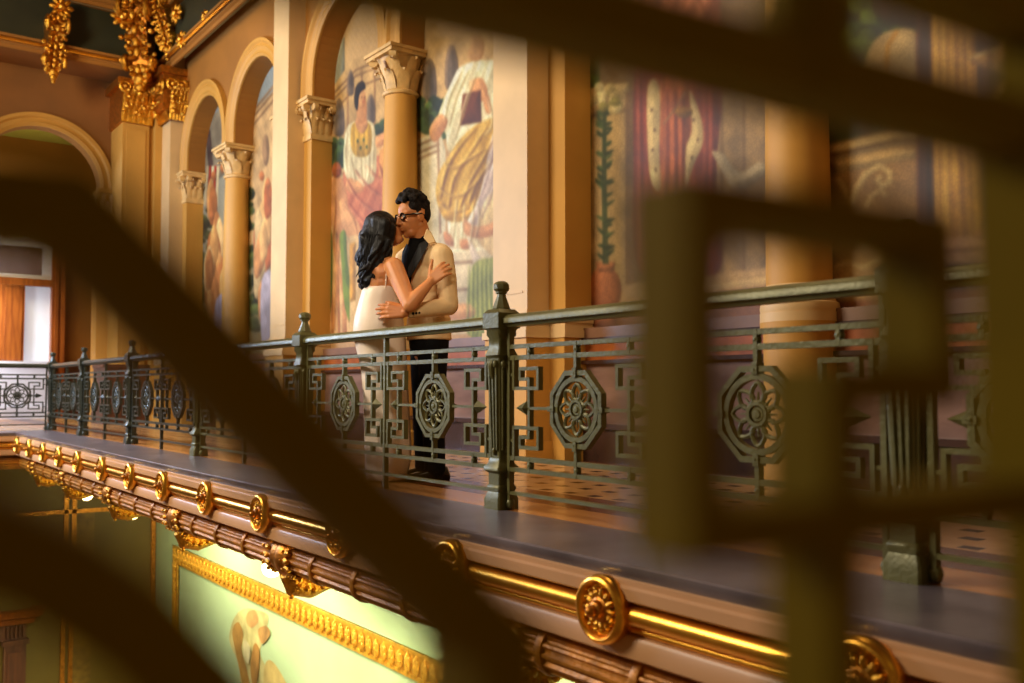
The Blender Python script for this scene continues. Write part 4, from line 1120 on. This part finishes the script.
    def build(s, label):
        me = bpy.data.meshes.new('mural'); n = s.ny*s.nz
        co = np.stack([np.full(n, XM-.004), s.Y.ravel(), s.Zg.ravel()], 1)
        idx = np.arange(n).reshape(s.nz, s.ny)
        f = np.stack([idx[:-1, :-1], idx[1:, :-1], idx[1:, 1:], idx[:-1, 1:]], -1).reshape(-1, 4)
        me.from_pydata(co.tolist(), [], f.tolist()); me.update()
        at_ = me.color_attributes.new('paint', 'FLOAT_COLOR', 'POINT')
        s.C = np.clip(.48+(s.C-.48)*1.2, .02, 1)
        for a in (0, 1):                     # soften like brushwork
            s.C = s.C*.6+.2*np.roll(s.C, 1, a)+.2*np.roll(s.C, -1, a)
        s.C *= (1+.035*np.sin(s.Y*61+s.n*3)*np.sin(s.Zg*53+s.n*2)+.03*s.n)[..., None]
        c = np.ones((n, 4), np.float32); v = np.clip(s.C.reshape(-1, 3)*.93*np.array((.88, .875, .77)), 0, 1); c[:, :3] = np.where(v <= .04045, v/12.92, ((v+.055)/1.055)**2.4)
        at_.data.foreach_set('color', c.ravel())
        m = MATS.get('mural_paint')
        if not m:
            m = bpy.data.materials.new('mural_paint'); m.use_nodes = True; N = m.node_tree.nodes; Lk = m.node_tree.links; b = N['Principled BSDF']
            a = N.new('ShaderNodeAttribute'); a.attribute_name = 'paint'
            tc = N.new('ShaderNodeTexCoord'); vo = N.new('ShaderNodeTexVoronoi'); vo.inputs['Scale'].default_value = 60; Lk.new(tc.outputs['Object'], vo.inputs['Vector'])
            mr = N.new('ShaderNodeMapRange'); mr.inputs['From Max'].default_value = .8; mr.inputs['To Min'].default_value = 1.06; mr.inputs['To Max'].default_value = .84; Lk.new(vo.outputs['Distance'], mr.inputs['Value'])
            mx = N.new('ShaderNodeMix'); mx.data_type = 'RGBA'; mx.blend_type = 'MULTIPLY'; mx.inputs['Factor'].default_value = 1; Lk.new(a.outputs['Color'], mx.inputs['A']); Lk.new(mr.outputs['Result'], mx.inputs['B'])
            Lk.new(mx.outputs['Result'], b.inputs['Base Color']); b.inputs['Roughness'].default_value = .6; MATS['mural_paint'] = m
        me.materials.append(m); o = bpy.data.objects.new('mural', me); COL.objects.link(o); o.location = (0,0,0)
        return tag(o, label, 'mural')
FLESH = (206, 150, 106); FL_D = (150, 92, 56)
# ---- middle mural, behind the couple
m2 = Canvas(6.55, 11.25, 1.1, 5.6, .016)
m2.grad((190, 150, 110), (206, 172, 128))
m2.poly([(326, 60), (345, 36), (345, 90), (326, 100)], (150, 150, 140), smooth=False)
m2.poly([(326, 98), (352, 60), (420, 40), (500, 30), (500, 130), (420, 150), (326, 190)], (206, 170, 124), smooth=False, fold=.06, ffreq=3, rnd=0)
for x in (334, 348, 362, 375, 386): m2.line([(x, 95-(x-326)*.7), (x, 190)], 2.2, (178, 138, 98))
for y in (70, 76, 88): m2.line([(326, y+32), (356, y), (392, y-14)], 2, (150, 116, 84))
for x, y, w, h in ((339, 116, 5, 18), (351, 82, 3, 12), (371, 108, 4, 14), (430, 78, 6, 20), (452, 66, 6, 22)):
    m2.poly([(x-w, y+h), (x-w, y-h*.4), (x, y-h), (x+w, y-h*.4), (x+w, y+h)], (134, 112, 96), rnd=.3)
    m2.poly([(x-w*.6, y+h), (x-w*.6, y-h*.2), (x, y-h*.75), (x+w*.6, y-h*.2), (x+w*.6, y+h)], (108, 94, 86), rnd=.2)
m2.bush(326, 344, 140, 168, (62, 84, 50), 40, 5, 1); m2.bush(376, 392, 120, 140, (74, 92, 56), 14, 5, 2); m2.bush(414, 448, 100, 132, (70, 90, 54), 46, 6, 3)
m2.poly([(326, 172), (352, 166), (352, 330), (326, 330)], (186, 160, 120), smooth=False, rnd=.1)
for y in (176, 186, 200): m2.line([(326, y), (346, y-3)], 2, (150, 118, 84))
# seated woman in white blouse and rose skirt
m2.poly([(344, 172), (356, 162), (390, 160), (392, 232), (372, 236), (352, 226), (344, 200)], (196, 118, 84), fold=.22, fdir=40, ffreq=14, dark=(140, 70, 48), light=(226, 156, 118))
m2.poly([(346, 132), (354, 122), (372, 122), (376, 140), (376, 176), (366, 186), (352, 184), (344, 168)], (222, 206, 176), fold=.15, ffreq=26, dark=(160, 140, 106))
m2.poly([(352, 126), (358, 122), (368, 122), (372, 132), (370, 154), (356, 156), (351, 144)], (192, 152, 62), fold=.2, ffreq=24, dark=(120, 96, 40))
m2.poly([(357, 118), (366, 118), (368, 126), (362, 134), (356, 126)], FLESH)
m2.poly([(358, 100), (366, 99), (366, 120), (358, 122)], FLESH, dark=FL_D)
m2.ell(361.5, 98, 4.6, 10.5, (210, 158, 112), dark=FL_D); m2.poly([(354.5, 96), (357, 85), (363, 81), (366, 88), (360, 94), (358, 110), (355, 106)], (44, 36, 24))
m2.poly([(376, 138), (384, 132), (392, 128), (392, 138), (378, 148)], FLESH, dark=FL_D)
m2.poly([(349, 178), (360, 182), (364, 190), (354, 194), (346, 188)], FLESH, dark=FL_D)
m2.poly([(380, 150), (392, 142), (392, 178), (379, 178)], (196, 142, 84), smooth=False)
# small bare figure and bundles on the left
m2.poly([(332, 178), (342, 178), (348, 200), (346, 236), (336, 250), (328, 236), (329, 200)], (204, 148, 104), dark=FL_D, rnd=.35)
m2.ell(337, 170, 5, 8, (160, 92, 52)); m2.poly([(340, 200), (352, 212), (362, 232), (352, 240), (342, 224)], (214, 160, 114), dark=FL_D)
for i in range(9): m2.line([(328+i*2.4, 220+i*3), (331+i*2.2, 334)], 2.6, [(206, 160, 116), (170, 114, 74), (216, 176, 132)][i % 3])
for a, b in (((332, 234), (350, 322)), ((340, 230), (334, 330)), ((346, 240), (344, 334))): m2.line([a, b], 3.2, (190, 136, 92))
m2.poly([(340, 236), (346, 232), (348, 262), (353, 300), (350, 322), (344, 300), (342, 266)], (112, 128, 46), dark=(60, 72, 24)); m2.poly([(327, 236), (332, 232), (333, 270), (331, 310), (327, 312)], (96, 112, 44), dark=(60, 70, 26))
m2.poly([(350, 236), (392, 228), (392, 334), (350, 334)], (198, 166, 124), smooth=False, rnd=.1); m2.poly([(350, 244), (356, 242), (356, 300), (350, 302)], (190, 140, 56), smooth=False)
# right arch: pale steps, seated robed figure, lilac and green drapery
m2.poly([(412, 142), (440, 130), (446, 150), (446, 334), (412, 334)], (208, 196, 176), smooth=False, rnd=.05)
for y in (144, 152, 158): m2.line([(412, y+4), (440, y-8)], 2.4, (150, 120, 96))
m2.line([(438, 132), (441, 250)], 2.4, (160, 130, 104))
m2.poly([(440, 234), (500, 230), (500, 334), (440, 334)], (204, 188, 168), smooth=False, rnd=.05)
for y in (250, 262, 289, 306): m2.line([(440, y+2), (500, y-2)], 3.2, (150, 122, 96) if y != 250 else (236, 222, 200))
m2.poly([(438, 118), (452, 82), (462, 66), (486, 60), (500, 70), (500, 150), (476, 142), (450, 152), (446, 134)], (226, 214, 186), fold=.18, fdir=60, ffreq=16, dark=(160, 144, 112))
m2.poly([(455, 190), (470, 196), (486, 200), (482, 236), (472, 250), (452, 244), (448, 214)], (224, 208, 180), fold=.25, ffreq=24, dark=(150, 124, 92))
m2.poly([(448, 158), (460, 140), (478, 124), (500, 120), (500, 162), (486, 172), (480, 196), (466, 216), (450, 214), (437, 200), (438, 176)], (200, 156, 62), fold=.3, fdir=55, ffreq=15, dark=(128, 88, 28), light=(226, 190, 104))
m2.poly([(437, 196), (450, 208), (468, 210), (476, 196), (474, 214), (460, 222), (444, 218)], (186, 144, 58), fold=.3, fdir=20, ffreq=18, dark=(118, 80, 26))
m2.poly([(430, 128), (440, 114), (448, 120), (444, 132), (436, 142), (431, 138)], FLESH, dark=FL_D)
m2.poly([(470, 82), (482, 78), (488, 92), (482, 102), (471, 98)], FLESH, dark=FL_D); m2.poly([(463, 94), (481, 90), (482, 122), (460, 126)], (104, 58, 36), smooth=False)
m2.poly([(482, 90), (489, 96), (492, 112), (486, 112)], FLESH, dark=FL_D)
m2.poly([(470, 60), (482, 58), (484, 40), (474, 34), (468, 46)], (206, 160, 116), dark=FL_D)
m2.poly([(492, 136), (500, 140), (500, 190), (488, 214), (476, 226), (466, 230), (470, 216), (480, 196)], (190, 170, 170), fold=.25, fdir=50, ffreq=20, dark=(136, 112, 118))
m2.poly([(484, 204), (500, 190), (500, 254), (484, 248), (478, 232)], (214, 186, 146), fold=.15, dark=(170, 130, 90))
m2.poly([(464, 218), (474, 226), (490, 224), (500, 216), (500, 230), (484, 238), (468, 236), (463, 228)], FLESH, dark=FL_D)
m2.poly([(444, 232), (452, 236), (454, 246), (446, 244)], (196, 136, 92)); m2.poly([(460, 240), (468, 240), (470, 248), (462, 249)], (196, 136, 92))
m2.poly([(468, 236), (478, 254), (482, 262), (474, 264)], (204, 186, 180))
m2.poly([(476, 262), (492, 258), (500, 262), (500, 334), (468, 334), (470, 280)], (148, 152, 70), fold=.3, ffreq=40, dark=(88, 96, 34), light=(196, 196, 120))
m2.poly([(446, 306), (470, 304), (474, 316), (448, 320)], (206, 156, 112), dark=FL_D)
DK = (112, 74, 22); LT = (232, 198, 116)
m2.folds([[(478, 128), (462, 146), (448, 170), (442, 198)], [(488, 128), (474, 150), (456, 178), (450, 208)], [(498, 132), (484, 160), (470, 186), (460, 212)], [(494, 160), (478, 184), (470, 204)], [(446, 164), (456, 168), (470, 160), (486, 150)], [(440, 188), (452, 196), (466, 194), (478, 182)], [(440, 204), (454, 212), (470, 208)]], 3.4, DK, LT)
m2.folds([[(470, 70), (458, 96), (450, 126)], [(478, 72), (468, 100), (456, 140)], [(490, 100), (494, 124), (486, 136)], [(462, 72), (450, 100), (446, 120)]], 2.6, (150, 128, 92), (240, 228, 204))
m2.folds([[(458, 200), (456, 222), (454, 240)], [(466, 204), (464, 226), (462, 244)], [(474, 204), (474, 226), (470, 246)], [(480, 206), (480, 222), (476, 240)]], 2, (142, 116, 84), (238, 224, 198))
m2.folds([[(348, 180), (360, 200), (378, 214), (390, 222)], [(356, 170), (370, 188), (388, 200)], [(368, 166), (378, 178), (390, 184)], [(350, 204), (364, 222), (376, 230)], [(380, 164), (386, 190), (384, 226)]], 3, (134, 66, 46), (228, 160, 122))
m2.folds([[(352, 158), (354, 170), (356, 182)], [(362, 158), (362, 172), (364, 184)], [(370, 156), (370, 170), (368, 182)], [(348, 134), (346, 152), (347, 168)], [(375, 138), (374, 158), (373, 176)]], 2, (168, 146, 110), (240, 228, 202))
m2.folds([[(496, 140), (490, 170), (478, 206)], [(500, 160), (494, 190), (482, 218)]], 2.4, (130, 106, 112), (214, 196, 196))
m2.folds([[(470+i*4, 266), (469+i*4.4, 300), (468+i*5, 334)] for i in range(7)], 1.6, (86, 96, 34), (196, 198, 126), .7)
m2.folds([[(336, 196), (336, 214), (334, 236)], [(344, 206), (354, 218), (358, 236)]], 1.8, (140, 86, 54), (222, 172, 126), .6)
m2.face(362.5, 98, 4.6); m2.face(338, 171, 4)
for x, y in ((358, 141), (364, 140), (361, 148), (367, 147)): m2.ell(x, y, 1.2, 2, (86, 92, 40), rnd=0)
m2.build('mural of robed figures and pale buildings behind the kissing couple')
# ---- right mural: potted plant, crimson robe, stone block, yellow drape
m3 = Canvas(1.3, 6.2, 1.1, 5.6, .014)
m3.fill((132, 104, 66))
m3.poly([(560, 0), (600, 0), (600, 310), (560, 310)], (84, 104, 36), smooth=False, rnd=0, fold=.2, ffreq=9)
m3.bush(570, 598, 60, 290, (70, 100, 30), 60, 6, 4)
m3.poly([(592, 96), (626, 92), (626, 330), (588, 330)], (190, 160, 116), smooth=False, rnd=.06); m3.poly([(590, 88), (630, 82), (630, 98), (590, 106)], (206, 178, 132), smooth=False); m3.poly([(590, 108), (628, 104), (628, 112), (590, 118)], (170, 138, 96), smooth=False)
m3.poly([(626, 92), (646, 90), (646, 330), (626, 330)], (128, 98, 68), smooth=False, rnd=.1)
m3.poly([(715, 96), (772, 90), (772, 292), (715, 300)], (150, 122, 84), smooth=False, rnd=.05, fold=.1, ffreq=10)
for x in (722, 744): m3.line([(x, 96), (x, 280)], 3, (126, 98, 64))
m3.poly([(640, 282), (800, 264), (800, 340), (560, 340), (560, 300)], (190, 156, 112), smooth=False, rnd=.06)
m3.line([(640, 296), (800, 276)], 5, (214, 182, 132)); m3.line([(640, 304), (800, 284)], 4, (120, 86, 58)); m3.poly([(560, 318), (800, 296), (800, 345), (560, 345)], (134, 88, 60), smooth=False, rnd=.05)
m3.poly([(636, 60), (650, 30), (680, 14), (712, 30), (722, 90), (716, 180), (722, 262), (700, 276), (640, 272), (634, 160)], (150, 64, 44), fold=.35, ffreq=18, dark=(84, 30, 24), light=(186, 92, 62))
m3.poly([(634, 0), (646, -20), (712, -20), (720, 10), (712, 36), (640, 34)], (190, 120, 86), fold=.3, fdir=60, ffreq=16, dark=(120, 66, 44))
m3.poly([(660, 84), (690, 84), (688, 200), (690, 268), (658, 266), (662, 170)], (176, 100, 58), fold=.25, ffreq=26, dark=(112, 58, 34))
m3.poly([(648, 86), (660, 86), (660, 150), (661, 190), (652, 184), (648, 150)], (216, 190, 142), rnd=.2); m3.poly([(690, 90), (700, 112), (704, 140), (694, 166), (685, 192), (686, 150), (692, 130)], (216, 190, 142), rnd=.2)
m3.folds([[(641, 60), (642, 150), (644, 260)], [(668, 90), (668, 170), (664, 262)], [(676, 90), (677, 180), (676, 266)], [(684, 96), (684, 180), (686, 264)], [(706, 60), (708, 150), (706, 190), (700, 260)], [(714, 90), (714, 180), (714, 250)]], 4, (86, 30, 22), (200, 116, 78), .6)
m3.folds([[(648, -10), (664, 10), (690, 20)], [(690, -15), (704, 10), (712, 30)], [(660, -15), (656, 12), (650, 30)]], 4, (120, 64, 42), (214, 150, 112), .6)
for x, y in ((652, 110), (655, 130), (653, 150), (656, 170), (694, 120), (698, 140), (692, 158)): m3.ell(x, y, 1, 1.6, (70, 44, 30), rnd=0)
m3.ell(684, 112, 9, 6, (164, 116, 40)); m3.line([(664, 124), (676, 108), (686, 92)], 1.6, (150, 120, 80))
m3.poly([(712, 152), (724, 154), (734, 168), (744, 172), (760, 162), (768, 172), (750, 186), (734, 190), (724, 174)], (176, 158, 132), rnd=.3)
m3.ell(605, 290, 17, 24, (176, 112, 76), dark=(110, 60, 38), rnd=.45, fold=.08, ffreq=4); m3.poly([(596, 262), (616, 262), (614, 272), (598, 272)], (190, 124, 84), smooth=False); m3.poly([(596, 312), (616, 312), (618, 330), (594, 330)], (160, 100, 68), smooth=False)
for i, x in enumerate((600, 606, 611)): m3.line([(604+i*2, 264), (603+i*1.5, 180), (604+i, 108)], 1.8, (62, 78, 44), rnd=0)
R_ = random.Random(8)
for i in range(50):
    y = 112+150*R_.random(); s_ = R_.choice((-1, 1)); x = 605+(y-180)*.01
    m3.poly([(x, y), (x+s_*3.5, y-3.5), (x+s_*(7+3*R_.random()), y-7+5*R_.random()), (x+s_*4, y)], [(56, 78, 46), (84, 108, 66), (44, 62, 40)][i % 3], rnd=.1)
for i in range(16): m3.ell(590+30*R_.random(), 86+24*R_.random(), 5, 5, [(222, 204, 160), (200, 178, 130), (160, 150, 90)][i % 3], rnd=.25)
# right half
m3.poly([(800, -60), (1060, -60), (1060, 330), (800, 330)], (76, 56, 30), smooth=False, rnd=0)
m3.bush(815, 925, -40, 140, (54, 72, 30), 110, 13, 5); m3.bush(815, 880, -20, 60, (104, 122, 54), 16, 11, 6)
m3.poly([(862, 74), (872, 44), (892, 30), (920, 34), (926, 90), (862, 98)], (160, 136, 96), rnd=.35); m3.line([(886, 76), (888, 46), (898, 30)], 4, (176, 128, 44))
m3.poly([(874, 10), (880, -30), (930, -40), (928, 20), (900, 26)], (52, 28, 22), fold=.2, dark=(26, 12, 10))
m3.poly([(785, 154), (892, 128), (922, 128), (922, 230), (785, 240)], (150, 116, 74), smooth=False, rnd=.05)
m3.poly([(785, 156), (896, 130), (924, 132), (924, 142), (896, 146), (785, 172)], (196, 168, 122), smooth=False); m3.line([(820, 158), (896, 141), (922, 141)], 3, (116, 84, 52)); m3.poly([(818, 164), (896, 148), (916, 150), (916, 158), (896, 162), (818, 178)], (184, 154, 108), smooth=False)
m3.ell(829, 166, 8, 10, (186, 156, 112), rnd=.4); m3.ell(829, 166, 3.5, 4.5, (150, 116, 78), rnd=.4)
sp_ = [(852, 206), (856, 190), (866, 174), (880, 166), (890, 172), (890, 182), (882, 186), (878, 180), (882, 176)]
m3.line(sp_, 6, (206, 180, 134)); m3.line([(866, 208), (872, 196), (882, 190), (886, 196)], 5, (198, 170, 124)); m3.line([(848, 204), (846, 190), (838, 178)], 5, (186, 156, 110))
m3.poly([(785, 232), (918, 226), (918, 330), (785, 330)], (170, 138, 94), smooth=False, rnd=.06)
m3.line([(830, 280), (838, 266), (850, 262), (862, 268), (874, 262), (884, 258)], 5, (204, 178, 132)); m3.line([(834, 300), (838, 276)], 4, (198, 168, 120))
m3.poly([(820, 304), (1060, 280), (1060, 345), (820, 345)], (124, 78, 52), smooth=False)
m3.poly([(916, -60), (932, -60), (934, 240), (918, 240)], (74, 42, 30), fold=.3, ffreq=30, smooth=False, dark=(40, 20, 16))
m3.poly([(930, -60), (972, -60), (978, 100), (986, 236), (936, 238), (932, 120)], (190, 138, 38), fold=.4, ffreq=16, smooth=False, dark=(110, 70, 14), light=(222, 178, 80))
m3.poly([(974, -60), (1060, -60), (1060, 236), (986, 236), (980, 100)], (66, 40, 30), fold=.25, ffreq=14, smooth=False, dark=(34, 18, 14))
m3.poly([(970, 60), (1000, 46), (1030, 44), (1040, 58), (1020, 76), (990, 70)], (150, 112, 66)); m3.line([(970, 58), (1000, 48), (1030, 40)], 4, (206, 180, 136))
m3.poly([(976, -10), (1010, -20), (1040, 0), (1030, 30), (1012, 58), (1000, 60), (1002, 36), (1014, 20), (990, 14)], (190, 136, 92), dark=FL_D)
m3.poly([(994, 96), (1012, 76), (1050, 70), (1050, 110), (1000, 110)], (190, 150, 96), fold=.2)
m3.poly([(926, 240), (1000, 232), (1060, 230), (1060, 262), (926, 264)], (186, 142, 104), smooth=False, rnd=.2); m3.line([(926, 252), (1060, 244)], 4, (128, 88, 62)); m3.ell(984, 234, 10, 5, (170, 116, 76))
m3.folds([[(938, -50), (940, 60), (940, 236)], [(947, -50), (948, 90), (952, 236)], [(956, -50), (957, 80), (964, 236)], [(964, -50), (966, 90), (974, 236)], [(970, -40), (974, 110), (982, 232)]], 4, (104, 66, 12), (228, 186, 88), .65)
m3.folds([[(921, -50), (922, 230)], [(928, -50), (929, 230)], [(990, -40), (992, 100), (1000, 230)]], 3, (36, 18, 14), (104, 66, 46), .6)
m3.build('mural of potted plant, crimson robe and yellow drape at right')
# ---- far mural
m1 = Canvas(11.6, 16.3, 1.1, 5.6, .02)
m1.grad((150, 130, 90), (150, 160, 176))
m1.poly([(244, 120), (275, 90), (275, 250), (244, 250)], (206, 170, 130), smooth=False, rnd=.05, fold=.06, ffreq=4)
for y in (86, 92, 100): m1.line([(246, y+34), (274, y)], 2, (150, 118, 90))
m1.ell(266, 150, 3.5, 16, (150, 120, 96)); m1.bush(244, 256, 190, 330, (84, 92, 50), 40, 5, 7); m1.bush(198, 212, 210, 330, (80, 84, 48), 40, 5, 8)
m1.poly([(206, 120), (228, 104), (230, 170), (204, 190)], (150, 140, 128), smooth=False); m1.line([(208, 130), (214, 200)], 5, (96, 78, 76))
for i in range(5): m1.line([(208+i*2.6, 166), (205+i*3, 206)], 2.2, (188, 70, 52) if i % 2 else (226, 206, 176))
for i in range(26):
    R = random.Random(i); x = 204+26*R.random(); y = 180+120*R.random()
    m1.poly([(x-3, y), (x+1, y-14), (x+5, y), (x+4, y+22), (x-2, y+26)], [(212, 158, 104), (190, 128, 82), (224, 184, 136), (176, 112, 70)][i % 4], rnd=.3)
for i in range(22):
    R = random.Random(i+60); x = 256+14*R.random(); y = 180+120*R.random()
    m1.poly([(x-3, y), (x+1, y-14), (x+5, y), (x+4, y+22), (x-2, y+26)], [(196, 140, 96), (214, 168, 120), (178, 104, 66), (206, 176, 136)][i % 4], rnd=.3)
for x, y in ((214, 176), (223, 168), (212, 216), (262, 176), (268, 184)): m1.ell(x, y, 2.6, 5, (190, 120, 78))
m1.poly([(216, 300), (236, 296), (236, 345), (216, 345)], (170, 160, 190), rnd=.2, fold=.1); m1.poly([(262, 280), (276, 276), (276, 345), (262, 345)], (180, 170, 196), rnd=.2)
m1.build('mural of warm toned figures in the two farthest wall arches')
# figures painted on the green panel below
LPS = [([(229, 640), (234, 618), (244, 609), (257, 610), (268, 616), (265, 634), (260, 652), (266, 668), (276, 692), (244, 692), (238, 664)], (206, 196, 128)), ([(248, 612), (256, 611), (258, 622), (251, 628), (246, 621)], (206, 160, 96)),
       ([(232, 632), (238, 622), (243, 634), (241, 650), (246, 668), (250, 692), (244, 692), (237, 660)], (182, 138, 66)), ([(264, 668), (270, 660), (280, 672), (288, 692), (266, 692)], (206, 182, 108)), ([(258, 630), (266, 626), (270, 634), (262, 644)], (196, 150, 84)),
       ([(254, 644), (259, 650), (258, 672), (254, 690), (250, 668)], (176, 130, 62)), ([(244, 640), (250, 648), (248, 664), (243, 654)], (226, 216, 160))]
o = None
for i, (pp, cc) in enumerate(LPS):
    n = len(pp); sp = []
    for k in range(n):
        p0, p1, p2, p3 = [pp[(k+j) % n] for j in (-1, 0, 1, 2)]
        for q_ in range(5):
            t = q_/5; sp.append(tuple(.5*((2*p1[c])+(-p0[c]+p2[c])*t+(2*p0[c]-5*p1[c]+4*p2[c]-p3[c])*t*t+(-p0[c]+3*p1[c]-3*p2[c]+p3[c])*t**3) for c in (0, 1)))
    g_ = MB(); q = [on(x, y, 0, 4.995-.003*i) for x, y in sp]
    if i == 0: lpo = thing('wall_painting', q[0], None, None); o = lpo
    g_.add(q, [tuple(range(len(q)))]); g_.build('painted_figure' if i == 0 else 'painted_drapery', mat('ochre_painting_%d' % i, cc, .7, 0, .25, 3), lpo, False)
tag(o, 'faded ochre figure painted on the pale green wall panel below the balcony', 'painting')

# ================================================================== LIGHT, SKY, CAMERA
def area(name, loc, target, size, power, col, sy=None, spread=180):
    l = bpy.data.lights.new(name, 'AREA'); l.energy = power; l.color = col; l.size = size; l.spread = radians(spread)
    if sy: l.shape = 'RECTANGLE'; l.size_y = sy
    o = bpy.data.objects.new(name, l); COL.objects.link(o); o.location = loc
    o.rotation_euler = (Vector(target)-Vector(loc)).to_track_quat('-Z', 'Y').to_euler(); return o
WARM = (1, .72, .40)
area('atrium_light', (-4.2, 8.5, 5.6), (5, 8.2, 2.2), 3.2, 900, (1, .86, .64))
area('far_window_light', (-1.5, 14.0, 3.2), (3.2, 11, 1.0), 1.8, 420, (.6, .74, 1))
area('cornice_light', (-2.5, 10.5, 5.2), (4.4, 17, 6.5), 1.2, 110, (1, .7, .28))
area('corridor_light', (2.2, 19.3, 5.3), (2.2, 19.6, 0), 1.2, 150, (1, .84, .5))
area('corridor_ceiling_fill', (2.6, 19.2, 3.4), (2.6, 19.4, 6), 1.0, 45, (1, .86, .42))  # added unseen fill that brightens the corridor ceiling
area('window_panel_fill', (1.8, 20.1, 2.2), (1.9, 21, 1.8), .8, 120, (.85, .92, 1))  # added lamp inside the corridor, stands in for daylight on the panel
area('gallery_light', (3.9, 3.6, 5.2), (4.6, 4.0, 1.0), .8, 42, WARM)
for y in (4.6, 6.6, 8.2, 10.4, 12.5):  # the nearest has no globe, it stays as an unseen fill
    pl = bpy.data.lights.new('globe_and_fill_light', 'POINT'); pl.energy = 9; pl.color = (1, .82, .42); pl.shadow_soft_size = .08
    po = bpy.data.objects.new('globe_and_fill_light', pl); COL.objects.link(po); po.location = (2.72, y+.3, -.8)
area('far_daylight_fill', (-1.2, 16.2, 3.6), (2.9, 9.5, .9), 1.8, 320, (.58, .72, 1))  # added cool fill out of view, for the handrail highlights
area('near_railing_fill', (1.2, -1.3, 2.2), (.2, .3, .6), .6, 1.1, (1, .86, .34))  # added weak fill behind the camera for the near railing
for y in (4.6, 7.6, 10.6, 13.6): area('balcony_lamp', (3.7, y, -.72), (4.9, y+.2, -3.2), .5, 205, (1, .92, .66), 1.8)
sl = bpy.data.lights.new('couple_fill_spot', 'SPOT'); sl.energy = 420; sl.color = (1, .84, .62); sl.spot_size = radians(26); sl.spot_blend = .9; sl.shadow_soft_size = .35  # added spot out of view, brightens the couple from the camera side
so = bpy.data.objects.new('couple_fill_spot', sl); COL.objects.link(so); so.location = (-.4, 1.6, 3.4); so.rotation_euler = (Vector((3.05, 5.25, 1.1))-so.location).to_track_quat('-Z', 'Y').to_euler()
W = bpy.data.worlds.new('World'); SC.world = W; W.use_nodes = True
W.node_tree.nodes['Background'].inputs[0].default_value = (*srgb((255, 196, 120)), 1); W.node_tree.nodes['Background'].inputs[1].default_value = .12
cd = bpy.data.cameras.new('camera'); cam_o = bpy.data.objects.new('camera', cd); COL.objects.link(cam_o)
cam_o.location = CO; cam_o.rotation_euler = (pi/2+PIT, 0, -YAW)
cd.sensor_width = 36; cd.lens = F/1024*36; cd.clip_start = .02; cd.clip_end = 100
cd.dof.use_dof = True; cd.dof.focus_distance = 5.7; cd.dof.aperture_fstop = 1.9
SC.camera = cam_o
SC.view_settings.view_transform = 'Standard'; SC.view_settings.look = 'None'; SC.view_settings.exposure = 0
SC.cycles.use_denoising = True; SC.cycles.max_bounces = 8
